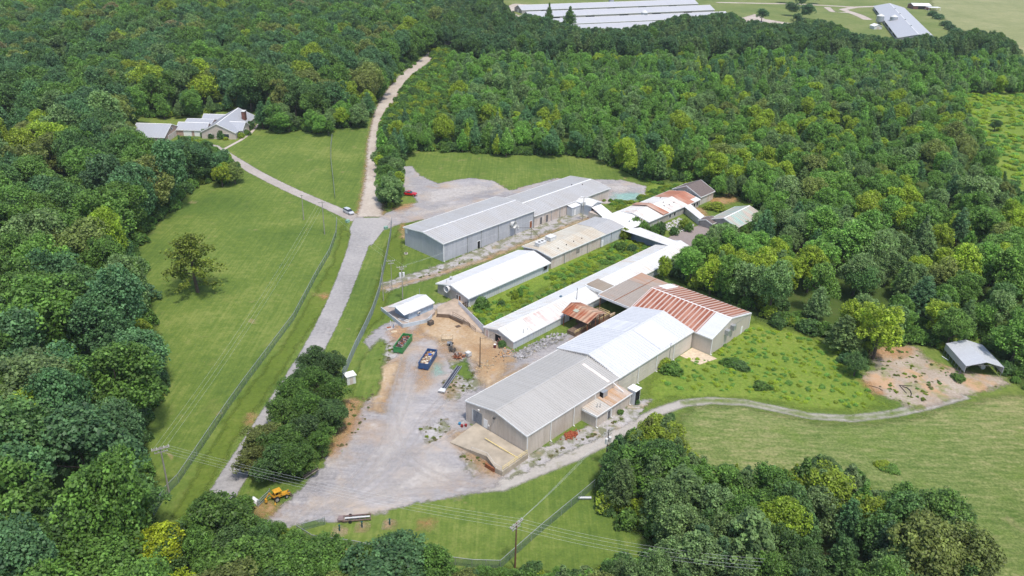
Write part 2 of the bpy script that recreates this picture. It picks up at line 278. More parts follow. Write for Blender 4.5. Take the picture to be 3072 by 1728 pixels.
grid_sheet('sandy_patches', [PD(p) for p in ([(1040,790),(1120,775),(1165,765),(1215,830),(1270,880),(1300,905),(1230,960),(1180,900),(1100,860),(1050,840)], [(1190,925),(1240,900),(1290,925),(1230,980),(1205,960)],
    [(1230,960),(1320,920),(1290,960),(1230,985)], [(1130,1090),(1190,1075),(1190,1140),(1220,1170),(1180,1160)], [(940,920),(1020,900),(1000,960),(960,1040),(930,1030)])], sand, .020, .8, 3, -.4)
grid_sheet('dusty_patches', [PD(p) for p in ([(1060,480),(1200,460),(1260,475),(1200,490),(1070,520)], [(1030,535),(1150,510),(1250,500),(1180,520),(1060,545)], [(1000,1010),(1060,960),(1040,1060),(1010,1130),(960,1200),(900,1240),(940,1150)],
    [(1080,1130),(1180,1180),(1120,1220),(1000,1260),(900,1260),(1000,1200)], [(1500,460),(1580,465),(1610,480),(1540,485)])], chalk, .024, .9, 3.4, -1.2)
grid_sheet('weedy_gravel', [PD(p) for p in ([(1050,1080),(1120,1050),(1140,1080),(1080,1120)], [(1110,960),(1180,925),(1210,960),(1150,1010),(1120,1010)], [(930,870),(1010,855),(1000,900),(950,920)], [(1120,890),(1180,915),(1220,960),(1200,985),(1150,985)], [(1150,1140),(1195,1130),(1240,1190),(1180,1200)],
    [(1290,895),(1420,840),(1430,850),(1310,905)])], gravelweed, .019, .8, 3, -.3)
grid_sheet('yard_grass', [PD(p) for p in ([(905,905),(960,845),(975,870),(965,930),(955,990),(915,1010),(880,1000)], [(1130,925),(1175,900),(1195,955),(1172,960)])], lawn_mat, .023, .8, 2.5, -.3)
grid_sheet('clay_streaks', [PD(p) for p in ([(1060,900),(1090,880),(1110,905),(1085,960),(1050,985),(1040,940)], [(1020,830),(1060,822),(1075,850),(1030,870)], [(1180,870),(1240,870),(1290,905),(1250,915),(1200,895)], [(1105,860),(1150,880),(1140,905),(1100,885)], [(880,1010),(915,990),(905,1060),(860,1120),(840,1130)], [(1130,965),(1150,960),(1145,1010),(1120,1000)], [(1190,1150),(1250,1150),(1240,1190),(1200,1190)])], clay2, .0225, .6, 4, -.2)
ruts = [[(1045,905),(1030,960),(1015,1020),(985,1090),(940,1160),(880,1230),(790,1290)], [(1120,1000),(1060,1060),(1020,1130),(990,1190),(900,1250),(800,1295)], [(1255,1215),(1180,1235),(1100,1235),(1000,1235),(900,1265),(780,1300)], [(1020,900),(1000,980),(985,1040),(990,1120),(1060,1190),(1150,1225),(1250,1215)], [(1170,1060),(1100,1110),(1000,1150),(930,1200),(850,1260)]]
P_ = []
for ru in ruts:
    c_ = np.array(resample_([GD(*p) for p in ru], 2.0)); T_ = np.gradient(c_, axis=0); T_ /= np.hypot(*T_.T)[:, None]; N_ = np.stack([-T_[:, 1], T_[:, 0]], 1)
    P_ += [ribbon(c_+N_*.9, .45), ribbon(c_-N_*.9, .45)]
grid_sheet('wheel_ruts', P_, rutm, .0255, .35, .8, 0)
mint = ground_mat('mineral_spill', [(.3, (.22, .42, .37)), (.5, (.30, .50, .44)), (.7, (.40, .52, .47))], .2, 1, .5, (1.8, 3.0, .35), (4, .1), bumpd=.02, amax=.95)
grid_sheet('mint_green_spill', [PD([(1548,488),(1608,486),(1604,500),(1565,508),(1545,498)]), PD([(1093,925),(1102,918),(1108,935),(1100,942)])], mint, .03, .5, 3.5, .3)
road_c = [GD(*p) for p in ((925,560),(907,600),(893,645),(872,700),(848,760),(815,830),(782,890),(735,965),(690,1035),(640,1115),(592,1190),(545,1270),(500,1345),(455,1420),(400,1510),(330,1640))]
grid_sheet('road', [ribbon(road_c, [9, 6.6, 5.9, 5.6, 5.4, 5.3, 5.2, 5.2, 5.2, 5.2, 5.2, 5.2, 5.2, 5.2, 5.2, 5.2]), PD([(893,548),(960,548),(985,556),(960,585),(935,618),(885,600),(880,575)])], asph, .034, .7, .9, 0)
dr_c = [GD(*p) for p in ((930,545),(933,520),(937,470),(940,420),(941,370),(949,320),(962,275),(985,235),(1012,200),(1045,170),(1075,147),(1100,124),(1130,104))]
grid_sheet('dirt_road', [ribbon(dr_c, [8.5, 7, 5.8, 5.4, 5.2, 5.6, 6.5, 7, 7.5, 7.5, 7, 6, 6])], dirt, .030, .9, 1.5, 0)
grid_sheet('road_shoulder', [ribbon(dr_c[:9], [12, 10, 9, 8, 7.5, 7.5, 8, 9, 9])], clay, .014, 1, 3, -.9)
dw_c = [GD(*p) for p in ((900,552),(850,530),(800,508),(740,482),(690,458),(640,432),(595,405),(560,386),(530,372),(480,366),(430,366))]
drive_m = ground_mat('driveway_surface', [(.36, (.30, .265, .24)), (.5, (.38, .34, .31)), (.64, (.47, .43, .39))], .1, 1.2, .5, (.3, .5, .6), (5, .12), bumpd=.02)
grid_sheet('driveway', [ribbon(dw_c, [5.5, 4.6, 4.3, 4.2, 4.2, 4.2, 4.5, 5.5, 8, 12, 14])], drive_m, .026, .7, 1, 0)
conc = plain('concrete', (.50, .46, .40), .9, var=.12, scale=.8)
sw_c = [G(*p) for p in ((664,452),(722,420.6),(752,399),(778,370))]
grid_sheet('sidewalk', [ribbon(sw_c, 1.4)], ground_mat('walk_concrete', [(.3, (.42, .36, .32)), (.7, (.55, .49, .44))], .3, 2, .5, (.1, .15, 1)), .03, .4, .3, 0)
grid_sheet('barn_drive', [ribbon([GD(*p) for p in ((1310,10),(1285,20),(1275,32),(1300,42),(1330,38))], [14, 12, 10, 12, 16]), ribbon([GD(*p) for p in ((2205,16),(2150,18),(2120,24),(2160,38),(2185,50))], [8, 8, 8, 9, 9]),
    ribbon([GD(*p) for p in ((2150,18),(2080,14),(2000,10),(1800,6))], [8, 7, 7, 7]), ribbon([GD(*p) for p in ((2080,18),(2095,30),(2150,32))], [7, 6, 7]), PD([(1850,50),(1900,35),(1925,48),(2000,60),(1950,70)])], dirt, .03, 4, 4, 0)
# ------------------------------------------------------------------ building kit
white = plain('white_trim', (.78, .78, .76), .5, var=.06)
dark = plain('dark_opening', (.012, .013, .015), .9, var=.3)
glass = plain('window_glass', (.03, .04, .05), .12, spec=.6, var=.2)
galv = plain('galvanised_steel', (.42, .44, .45), .4, .5, var=.15)
blacks = plain('black_metal', (.02, .02, .022), .6)
rustm = plain('rusty_steel', (.26, .095, .04), .85, var=.4, scale=3)
wood = plain('weathered_timber', (.17, .12, .085), .9, var=.3, scale=3)
lwood = plain('pale_timber', (.52, .42, .29), .9, var=.25, scale=3)
yel = plain('yellow_rail_paint', (.72, .58, .25), .6, var=.15)
offw = plain('off_white_paint', (.62, .62, .60), .6, var=.1)
roofgrey = lambda s='y': sheetmetal('grey_roof_metal_'+s, (.45, .445, .44), (.40, .37, .33), .5, slope=s, panvar=.05, pan=.9)
roofwhite = lambda s='y': sheetmetal('white_roof_metal_'+s, (.70, .70, .70), (.55, .48, .38), .55, slope=s, panvar=.05, pan=.9, lo=.55)
wallblue = sheetmetal('blue_grey_wall_metal', (.47, .48, .51), (.28, .29, .31), .4, slope='z', panvar=.05, pan=.9)
wallpink = sheetmetal('beige_wall_metal', (.63, .56, .51), (.40, .29, .21), .6, slope='z', panvar=.10, pan=.3)
walltan = sheetmetal('tan_wall_metal', (.61, .545, .48), (.33, .27, .2), .4, slope='z', panvar=.07, pan=.3)
wallwht = sheetmetal('pale_blue_wall_metal', (.55, .58, .61), (.40, .38, .35), .5, slope='z', panvar=.05, pan=.9)
block = plain('painted_block', (.36, .33, .30), .9, var=.15, scale=1)
def T(u, v, ax, s=1):   # ridge coordinate, cross coordinate -> (x, y)
    return (u, v) if ax == 'a' else (v, u)
def slab(m, p, t, mi=0):   # sloping sheet with thickness t below its 4 top points
    m.hexa([(x, y, z-t) for x, y, z in p]+list(p), mi)
def seams(m, p, step, h=.05, wd=.06, mi=0):
    """raised seams running from edge p0-p1 (ridge) to edge p3-p2 (eave)"""
    p = [Vector(q) for q in p]; L = (p[1]-p[0]).length; n = max(1, int(L/step)); d = (p[1]-p[0]).normalized()*wd/2
    for i in range(n+1):
        t = min(max(i/n, .004), .996); A = p[0].lerp(p[1], t); B = p[3].lerp(p[2], t)
        up = Vector((0, 0, h)); dn = Vector((0, 0, .02))
        m.hexa([A-d-dn, A+d-dn, B+d-dn, B-d-dn, A-d+up, A+d+up, B+d+up, B-d+up], mi)
def walls(m, x0, x1, y0, y1, h, rib=.6, rw=.05, mi=0, faces='xXyY'):
    m.box(x0, x1, y0, y1, -.05, h, mi)
    if rib:
        for k in range(int((x1-x0)/rib)+1):
            x = x0+.03+k*rib
            if x > x1-.05: break
            m.box(x, x+rw, y0-.035, y0+.01, 0, h-.02, mi); m.box(x, x+rw, y1-.01, y1+.035, 0, h-.02, mi)
        for k in range(int((y1-y0)/rib)+1):
            y = y0+.03+k*rib
            if y > y1-.05: break
            m.box(x0-.035, x0+.01, y, y+rw, 0, h-.02, mi); m.box(x1-.01, x1+.035, y, y+rw, 0, h-.02, mi)
def gable(root, x0, x1, y0, y1, eave, ridge, ax='a', wm=None, rm=None, oh=.35, rib=.6, seam=.9, yr=None, cap=True, capm=None, fascia=True, zb=0.0, soh=None, hole=None):
    """gabled shed in the parent's own axes; ax 'a' = ridge along x"""
    u0, u1, v0, v1 = (x0, x1, y0, y1) if ax == 'a' else (y0, y1, x0, x1); vr = (v0+v1)/2 if yr is None else yr
    soh = oh if soh is None else soh
    mw = MB(); walls(mw, x0, x1, y0, y1, eave-.12, rib)
    for u in ((u0, u1)):
        s = .0
        e = .02 if u == u0 else -.02
        a_, b_, c_ = T(u, v0, ax), T(u, v1, ax), T(u, vr, ax); a2, b2, c2 = T(u+e*8, v0, ax), T(u+e*8, v1, ax), T(u+e*8, vr, ax)
        z = eave-.12; zr = ridge-.16
        P = [(*a_, z), (*b_, z), (*c_, zr)]; Q = [(*a2, z), (*b2, z), (*c2, zr)]
        n = len(mw.v); mw.v += P+Q
        for f in ((0, 1, 2), (5, 4, 3), (0, 3, 4, 1), (1, 4, 5, 2), (2, 5, 3, 0)): mw.f.append(tuple(n+i for i in f)); mw.m.append(0)
        if rib:
            k = 0
            while v0+.03+k*rib < v1-.05:
                v = v0+.03+k*rib+.025; zz = z+(zr-z)*(1-abs(v-vr)/((vr-v0) if v < vr else (v1-vr)))-.05
                if zz > z:
                    o = .035 if u == u1 else -.035
                    q0 = T(min(u, u+o), v-.025, ax); q1 = T(max(u, u+o), v+.025, ax)
                    mw.box(min(q0[0], q1[0]), max(q0[0], q1[0]), min(q0[1], q1[1]), max(q0[1], q1[1]), z-.02, zz)
                k += 1
    wall = mw.build('wall', wm, root)
    mr = MB(); sl0 = (ridge-eave)/(vr-v0); sl1 = (ridge-eave)/(v1-vr); U0, U1 = u0-oh, u1+oh
    A = [(*T(U0, vr, ax), ridge), (*T(U1, vr, ax), ridge), (*T(U1, v0-soh, ax), eave-sl0*soh), (*T(U0, v0-soh, ax), eave-sl0*soh)]
    B = [(*T(U1, vr, ax), ridge), (*T(U0, vr, ax), ridge), (*T(U0, v1+soh, ax), eave-sl1*soh), (*T(U1, v1+soh, ax), eave-sl1*soh)]
    if ax == 'b': A = [A[1], A[0], A[3], A[2]]; B = [B[1], B[0], B[3], B[2]]
    for p in (A, B):
        slab(mr, p, .1)
        if seam: seams(mr, p, seam)
    roof = mr.build('roof', rm, root)
    if cap:
        mc = MB(); c = .28
        for p in (A, B):
            r0, r1, e1_, e0_ = [Vector(q) for q in p]; t = c/((e0_-r0).length); z = Vector((0, 0, .075))
            slab(mc, [r0+z, r1+z, r1.lerp(e1_, t)+z, r0.lerp(e0_, t)+z], .02)
        mc.build('ridge_cap', capm or white, roof)
    if fascia:
        mf = MB()
        for p in (A, B):
            r0, r1, e1_, e0_ = [Vector(q) for q in p]
            for (s, e) in ((r0, e0_), (r1, e1_), (e0_, e1_)):
                d = (e-s).normalized(); nrm = Vector((d.y, -d.x, 0)).normalized()*.05 if abs(d.x)+abs(d.y) > .01 else Vector((.05, 0, 0))
                lo = Vector((0, 0, -.24)); hi = Vector((0, 0, .05))
                mf.hexa([s-nrm+lo, e-nrm+lo, e+nrm+lo, s+nrm+lo, s-nrm+hi, e-nrm+hi, e+nrm+hi, s+nrm+hi])
        mf.build('fascia', white, root)
    return wall, roof
def bld(name, label, cat, a, b, group=None):
    q = AB(a, b); r = empty(name, (q[0], q[1], 0), ROT); tag(r, label, cat, group); return r
def quad_on(root, name, face, pos, u0, u1, z0, z1, mat, t=.06, frame=None, fname='frame'):
    """door or window leaf on a wall plane: face 'y' at y=pos (u along x) or 'x' at x=pos (u along y); t sign = outward"""
    m = MB(); lo, hi = sorted((pos, pos+t))
    if face == 'y': m.box(u0, u1, lo, hi, z0, z1)
    else: m.box(lo, hi, u0, u1, z0, z1)
    o = m.build(name, mat, root)
    if frame:
        f = MB(); w_ = .1; lo2, hi2 = sorted((pos, pos+t*1.6))
        for (a, b, c, d) in ((u0-w_, u0, z0, z1+w_), (u1, u1+w_, z0, z1+w_), (u0, u1, z1, z1+w_)):
            if face == 'y': f.box(a, b, lo2, hi2, c, d)
            else: f.box(lo2, hi2, a, b, c, d)
        f.build(fname, frame, o)
    return o
def downspout(root, x, y, h, m=white):
    d = MB(); d.box(x-.09, x+.09, y-.12, y, 0.25, h); d.box(x-.09, x+.09, y-.5, y-.1, .12, .26); d.build('downspout', m, root)
def cone_fan(root, c, d, r=.85, L=.9):
    m = MB(); c = Vector(c); d = Vector(d); n = 20
    q = d.normalized().to_track_quat('Z', 'Y'); rings = []
    for (t, rr) in ((0, r*.72), (L, r), (L, r*.93), (.12, r*.66)):
        k = len(m.v); rings.append(k)
        for i in range(n):
            a = 2*math.pi*i/n; m.v.append(tuple(c+q @ Vector((rr*math.cos(a), rr*math.sin(a), t))))
    for a, b in zip(rings[:-1], rings[1:]):
        for i in range(n): j = (i+1) % n; m.f.append((a+i, a+j, b+j, b+i)); m.m.append(0)
    o = m.build('fan_cone', offw, root)
    f = MB(); f.tube(c+d.normalized()*.05, c+d.normalized()*.1, r*.64, n=16)
    f.build('fan_backing', dark, o)
    bl = MB()
    for i in range(4):
        a = math.pi*i/2; p = c+d.normalized()*.18; e = q @ Vector((math.cos(a), math.sin(a), 0)); bl.obox(p+e*r*.3, (.16, .16, .5), 0)
    bl.build('fan_blades', galv, o)
def hood(root, x, y, z, s=(1.1, 1.0, 1.1), face='y-', mat=None):
    """box ventilation hood hanging on a wall with a dark louvred mouth"""
    m = MB(); m.box(x-s[0]/2, x+s[0]/2, y-s[1]/2, y+s[1]/2, z-s[2]/2, z+s[2]/2); o = m.build('vent_hood', mat or galv, root)
    f = MB()
    if face == 'y-': f.box(x-s[0]*.42, x+s[0]*.42, y-s[1]/2-.03, y-s[1]/2, z-s[2]*.42, z+s[2]*.42)
    if face == 'x+': f.box(x+s[0]/2, x+s[0]/2+.03, y-s[1]*.42, y+s[1]*.42, z-s[2]*.42, z+s[2]*.42)
    if face == 'x-': f.box(x-s[0]/2-.03, x-s[0]/2, y-s[1]*.42, y+s[1]*.42, z-s[2]*.42, z+s[2]*.42)
    f.build('louvre', dark, o)
# ------------------------------------------------------------------ big blue-grey warehouse and its beige extension
r = bld('warehouse', 'large blue-grey metal warehouse with a wide grey roof, nearest the road junction', 'warehouse', 148.8, 164.2)
gable(r, 0, 39.9, 0, 17.3, 6.0, 7.05, wm=wallblue, rm=roofgrey('y'), yr=8.5, capm=plain('pale_ridge', (.66, .66, .66)))
for x in (9.9, 15.7, 23.3, 31.0, 39.6): downspout(r, x, -.05, 5.8, galv)
downspout(r, .15, -.05, 5.8, white)
quad_on(r, 'door', 'y', 0, 14.1, 15.2, 0, 2.4, dark, -.06, white)
quad_on(r, 'door', 'y', 0, 37.9, 39.0, .3, 2.6, rustm, -.06, white)
cone_fan(r, (29.2, -.1, 4.1), (.15, -1, 0), 1.15, 1.3)
b_ = MB(); b_.box(32.0, 32.6, -.3, -.04, 1.6, 2.6); b_.build('meter_box', offw, r)
b_ = MB(); b_.box(-.06, 0, 16.0, 16.9, 4.2, 5.6); b_.build('wall_vent', white, r)
r = bld('warehouse_extension', 'lower beige walled warehouse extension behind the blue-grey warehouse', 'warehouse', 188.9, 164.2)
gable(r, .1, 40.3, 0, 17.9, 4.0, 5.1, wm=wallpink, rm=roofgrey('y'), yr=8.6)
for x in (2.9, 5.9): quad_on(r, 'door', 'y', 0, x, x+.95, .2, 2.6, plain('grey_door', (.10, .10, .11)), -.06, walltan)
for x in (8.6, 13.0): downspout(r, x, -.05, 3.8, galv)
for p_ in ((30, 9, 5.0), (33.5, 7, 4.8)): b_ = MB(); b_.tube(p_, (p_[0], p_[1], p_[2]+.5), .15); b_.build('roof_vent', dark, r)
r = bld('lean_to_box', 'silver flat-topped metal box room against the beige warehouse extension', 'shed', 205.4, 161.7)
m = MB(); walls(m, 0, 4.6, 0, 2.35, 3.0, .5); m.build('wall', wallwht, r)
m = MB(); slab(m, [(-.1, 2.35, 3.5), (4.7, 2.35, 3.5), (4.7, -.15, 3.15), (-.1, -.15, 3.15)], .1); m.build('roof', roofwhite('y'), r)
quad_on(r, 'door', 'y', 0, 1.1, 2.0, .1, 2.2, white, -.05)
r = bld('tall_link_shed', 'tall white-roofed link shed standing at the end of the silver box room', 'shed', 210.2, 157.4)
gable(r, 0, 5.4, 0, 6.3, 3.9, 4.8, ax='b', wm=wallwht, rm=roofwhite('x'), oh=.3)
quad_on(r, 'door', 'y', 0, .4, 1.1, 1.6, 3.5, dark, -.05)
r = bld('rusty_link_roof', 'sloping white link shed with small rust spots between two long buildings', 'shed', 207.5, 149.9)
m = MB(); m.box(.8, 5.9, .3, 7.0, -.05, 2.3); m.build('wall', wallpink, r)
m = MB(); p = [(2.6, 7.3, 3.4), (7.4, 7.0, 3.4), (4.6, -.6, 2.5), (-.4, -.2, 2.5)]; slab(m, p, .1); seams(m, p, .8)
m.build('roof', sheetmetal('white_roof_rust_spots', (.78, .78, .76), (.40, .18, .10), .9, lo=.62, panvar=.05), r)
# ------------------------------------------------------------------ cream roofed building with white roofed front
r = bld('cream_roof_building', 'long beige ribbed building with cream and grey roof behind the white roofed shed', 'building', 168.0, 138.8)
wall, roof = gable(r, 0, 34.6, 0, 11.0, 3.9, 4.55, wm=wallpink, rm=sheetmetal('cream_roof_metal', (.58, .545, .46), (.50, .40, .28), .7, panvar=.06), cap=False, rib=.6)
m = MB()
for p in ([(25.6, 5.5, 4.60), (35.0, 5.5, 4.60), (35.0, -.36, 3.92), (25.6, -.36, 3.92)], [(35.0, 5.5, 4.60), (25.6, 5.5, 4.60), (25.6, 11.36, 3.92), (35.0, 11.36, 3.92)]): slab(m, p, .04); seams(m, p, .9)
tag(m.build('roof_section', roofgrey('y'), roof), 'grey newer roof section')
m = MB(); walls(m, 23.5, 34.64, -.04, .3, 3.7, .9); m.build('wall_panel', wallwht, r)
for x in (6, 16.9, 23.4, 28.8): downspout(r, x, -.05, 3.7, galv)
quad_on(r, 'door', 'y', -.04, 23.9, 24.8, 0, 2.1, white, -.08)
quad_on(r, 'louvre', 'y', 0, 11.6, 12.9, 1.4, 2.7, plain('grey_louvre', (.25, .22, .2)), -.06, galv)
for x, y, s, n in ((3.3, 7.2, (3.2, 1.8, 1.0), 'air_conditioner'), (8.6, 7.8, (2.6, 2.2, 1.1), 'roof_hatch')):
    m = MB(); m.obox((x, y, 4.55+s[2]/2-.1), s, 0); m.obox((x, y, 4.55+s[2]), (s[0]+.2, s[1]+.2, .1), 0); o = m.build(n, offw, roof)
    if n == 'air_conditioner':
        m = MB(); m.box(x+1.6, x+1.64, y-.75, y-.05, 4.65, 5.2); m.box(x+1.6, x+1.64, y+.1, y+.75, 4.65, 5.2); m.tube((x-.6, y, 5.6), (x-.6, y, 5.62), .45, n=14); m.tube((x+.7, y, 5.6), (x+.7, y, 5.62), .45, n=14); m.build('fan_grille', dark, o)
for i, (x, y) in enumerate(((5.5, 2.2), (9.3, 2.2), (13, 2.4), (16.7, 2.2))):
    m = MB(); m.tube((x, y, 4.1), (x, y, 4.5), .14); m.build('roof_vent', dark, roof)
r = bld('white_roof_shed', 'white metal roofed shed with a big white fan cone on its block front wall', 'shed', 133.9, 138.3)
gable(r, 0, 32.4, 0, 11.8, 2.9, 4.4, wm=wallwht, rm=roofwhite('y'), yr=6.2, rib=.9, soh=.5)
m = MB(); m.box(-.06, 0, 4.5, 11.8, 0, 2.9); m.build('block_facing', block, r)
m = MB(); m.box(-.07, 0, 0.05, 4.4, 0, 2.8); m.build('wall_facing', wallpink, r)
cone_fan(r, (-.1, 7.2, 3.1), (-1, 0, 0), .95, 1.1)
quad_on(r, 'door', 'x', -.07, 2.6, 3.4, .2, 2.3, rustm, -.06, white)
quad_on(r, 'window', 'x', -.07, 3.7, 4.3, 1.1, 2.2, dark, -.06, white)
o = quad_on(r, 'louvre', 'y', 0, 30.0, 31.4, 1.1, 2.5, dark, -.2, galv)
downspout(r, .5, -.05, 2.8, white)
m = MB(); m.tube((3.6, 10.4, 3.3), (3.6, 10.4, 4.1), .35, n=12); m.tube((3.6, 10.4, 4.1), (3.6, 10.4, 4.35), .45, .15, n=12); m.build('roof_vent', galv, r)
m = MB(); m.tube((1.2, 9.6, 3.4), (1.2, 9.6, 4.3), .07); m.build('vent_pipe', galv, r)
m = MB()
for z in (.2, .9, 1.6): m.box(-1.8, -.1, -.1, -.03, z, z+.08)
for x in (-1.8, -1.0, -.15): m.box(x, x+.08, -.1, -.02, 0, 2.0)
tag(m.build('gate_frame', blacks, None), 'black pipe gate frame at the front corner of the white fan shed', 'gate'); bpy.data.objects['gate_frame'].matrix_world = Matrix.Translation((*AB(133.9, 138.3), 0)) @ Matrix.Rotation(ROT, 4, 'Z')
# white board fence (AB coordinates)
def place(o, a, b, z=0, rz=0.0):
    q = AB(a, b); o.location = (q[0], q[1], z); o.rotation_euler = (0, 0, ROT+rz); return o
r = bld('panel_fence', 'tall white sheet metal fence between the two white roofed sheds', 'fence', 126.9, 125.2)
L = math.hypot(5.0, 14.6); an = math.atan2(14.6, 5.0); r.rotation_euler = (0, 0, ROT+an)
m = MB(); m.box(0, L, -.04, .04, 0, 2.1)
k = 0
while k*.45 < L: m.box(k*.45, k*.45+.05, -.07, .07, 0, 2.08); k += 1
m.build('panel', sheetmetal('white_fence_metal', (.66, .69, .74), (.55, .5, .45), .3, slope='z', panvar=.04), r)
for x in (.0, L*.33, L*.66, L-.1): m = MB(); m.box(x, x+.1, -.16, -.07, 0, 2.15); m.build('post', galv, r)
# ------------------------------------------------------------------ small pale blue shed on its terrace
r = bld('blue_shed', 'small pale blue shed with bright white roof on a raised terrace by the chain fence', 'shed', 116.2, 142.6)
gable(r, 1.1, 9.4, .1, 5.5, 3.1, 3.95, wm=sheetmetal('light_blue_wall', (.38, .47, .56), (.3, .3, .3), .3, slope='z'), rm=roofwhite('y'), yr=2.9, oh=.0, soh=.5, rib=.9, cap=False)
m = MB(); p = [(-.8, 2.9, 3.96), (1.1, 2.9, 3.96), (1.1, -.45, 2.95), (-.8, -.45, 2.95)]; slab(m, p, .1); p = [(1.1, 2.9, 3.96), (-.8, 2.9, 3.96), (-.8, 6.05, 2.95), (1.1, 6.05, 2.95)]; slab(m, p, .1); m.build('porch_roof', roofwhite('y'), r)
m = MB(); m.box(3.9, 4.6, -.45, .08, 1.5, 2.0); o = m.build('window_air_conditioner', offw, r); m = MB(); m.box(3.98, 4.52, -.47, -.45, 1.57, 1.93); m.build('grille', dark, o)
m = MB(); m.tube((9.6, 5.6, 2.8), (9.6, 5.6, 4.7), .05); m.build('vent_pipe', galv, r)
t = bld('terrace', 'raised concrete terrace with a pale low wall under the small blue shed', 'terrace', 115.5, 139.5)
TP = [(-1.0, 2.2), (5.0, 0.1), (9.6, 1.8), (10.8, 4.2), (10.8, 12.5), (.9, 13.0)]
m = MB(); n0 = len(m.v); m.v += [(x, y, 0) for x, y in TP]+[(x, y, .78) for x, y in TP]; nn = len(TP)
for i in range(nn): j = (i+1) % nn; m.f.append((i, j, nn+j, nn+i)); m.m.append(0)
m.f.append(tuple(range(nn, 2*nn))); m.m.append(0); m.build('slab', plain('terrace_concrete', (.40, .33, .28), .9, var=.2, scale=.7), t)
def lowwall(m, pts, h0, h1, th=.2):
    for (x0, y0), (x1, y1) in zip(pts[:-1], pts[1:]):
        d = Vector((x1-x0, y1-y0, 0)).normalized(); n = Vector((-d.y, d.x, 0))*th/2; A = Vector((x0, y0, 0)); B = Vector((x1, y1, 0)); d = d*th/2; A -= d; B += d
        m.hexa([A-n+Vector((0, 0, h0)), B-n+Vector((0, 0, h0)), B+n+Vector((0, 0, h0)), A+n+Vector((0, 0, h0)), A-n+Vector((0, 0, h1)), B-n+Vector((0, 0, h1)), B+n+Vector((0, 0, h1)), A+n+Vector((0, 0, h1))])
m = MB(); lowwall(m, [(.9, 13.1), (-1.1, 2.1), (5.0, -.05), (7.5, .9)], -.05, .98); m.build('parapet', sheetmetal('terrace_wall_paint', (.50, .57, .62), (.35, .3, .25), .5, slope='z'), t)
m = MB(); m.obox((.4, 3.6, .95), (.25, 3.4, .08), .25); m.obox((.9, 3.9, 1.0), (.2, 3.0, .1), .3); m.build('loose_panels', white, None)
o = bpy.data.objects['loose_panels']; tag(o, 'white loose panels stacked on the terrace beside the small blue shed', 'panels'); place(o, 115.5, 139.5)
# concrete apron and retaining wall in front of fan shed
r = bld('loading_apron', 'brown concrete apron with a timber faced retaining wall before the fan shed', 'loading dock', 126.2, 128.4)
AP = [(.0, .3), (.6, 2.3), (.1, 9.0), (-1.8, 11.4), (1.0, 14.5), (7.6, 15.0), (8.0, 11.6), (5.4, 10.6), (.9, -3.6), (.1, -3.8)]
m = MB(); nn = len(AP); m.v += [(x, y, -.02) for x, y in AP]+[(x, y, 1.05 if 1 < y < 12 else (.8 if y > 12 else .06)) for x, y in AP]
for i in range(nn): j = (i+1) % nn; m.f.append((i, j, nn+j, nn+i)); m.m.append(0)
m.f.append(tuple(range(nn, 2*nn))); m.m.append(0)
m.build('slab', plain('apron_concrete', (.42, .33, .25), .9, var=.22, scale=.6), r)
m = MB(); lowwall(m, [(.0, 4.0), (0, 9.0), (-1.9, 11.5)], 0, .95, .14); m.build('timber_facing', wood, r)
r = bld('pipe_railing', 'rusty brown pipe railing along the sloping edge of the loading apron', 'railing', 126.2, 128.4)
m = MB(); rp = [(.3, 7.8, 1.05), (.1, 3.5, .95), (-.3, 1.0, .6), (-.5, -1.2, .2)]
for z in (.55, 1.05): m.path([(x, y, zz+z) for x, y, zz in rp], .045)
for x, y, z in rp: m.tube((x, y, z-.1), (x, y, z+1.08), .05)
m.build('rail', plain('brown_pipe', (.10, .06, .045)), r)
# ------------------------------------------------------------------ long low white roofed shed
r = bld('long_white_shed', 'very long low shed with white roof patched in faded pink, middle of the yard', 'shed', 126.4, 114.9)
roofold = sheetmetal('old_white_roof', (.67, .67, .655), (.55, .42, .28), .6, lo=.56, panvar=.06)
gable(r, 0, 80.5, 0, 10.1, 2.2, 3.5, wm=wallwht, rm=roofold, yr=5.0, rib=.9, soh=.15, oh=.15, cap=True)
rf = [c for c in r.children if c.name.startswith('roof')][0]
m = MB(); z_ = lambda v: 2.2+(3.5-2.2)/5.0*v+.075
m.hexa([(7.2, -.1, z_(-.1)-.03), (18.2, -.1, z_(-.1)-.03), (18.3, 4.7, z_(4.7)-.03), (8.3, 4.7, z_(4.7)-.03), (7.2, -.1, z_(-.1)), (18.2, -.1, z_(-.1)), (18.3, 4.7, z_(4.7)), (8.3, 4.7, z_(4.7))])
tag(m.build('roof_patch', sheetmetal('pinkish_peeling_roof', (.50, .32, .27), (.70, .66, .62), 1.0, lo=.42, panvar=.12, pan=.5), rf), 'faded pink peeling patch of roof')
m = MB(); m.box(-.06, 0, 0, 10.05, 0, 2.1); m.build('front_facing', walltan, r)
quad_on(r, 'doorway', 'x', -.06, 4.1, 6.0, 0, 2.0, dark, -.05, walltan)
quad_on(r, 'door', 'x', -.06, 8.3, 9.2, 0, 1.9, plain('pink_door', (.55, .42, .38)), -.05, white)
quad_on(r, 'sliding_door', 'y', 0, 19.3, 21.0, .1, 2.0, white, -.08)
quad_on(r, 'doorway', 'y', 0, 21.1, 23.6, .1, 2.0, dark, -.05)
for p_ in ((4.5, .9, 2.3, 1.1), (6.2, 1.2, 2.4, .7)): m = MB(); m.tube(p_[:3], (p_[0], p_[1], p_[2]+p_[3]), .08); m.build('vent_pipe', galv, rf)
m = MB(); m.box(24.6, 25.2, 6.0, 6.5, 3.1, 3.5); m.build('roof_vent', plain('blue_vent', (.08, .16, .22)), rf)
r = bld('tan_bridge_roof', 'small tan metal roof bridging the long white shed and the rusty flat roof', 'shed', 161.0, 113.6)
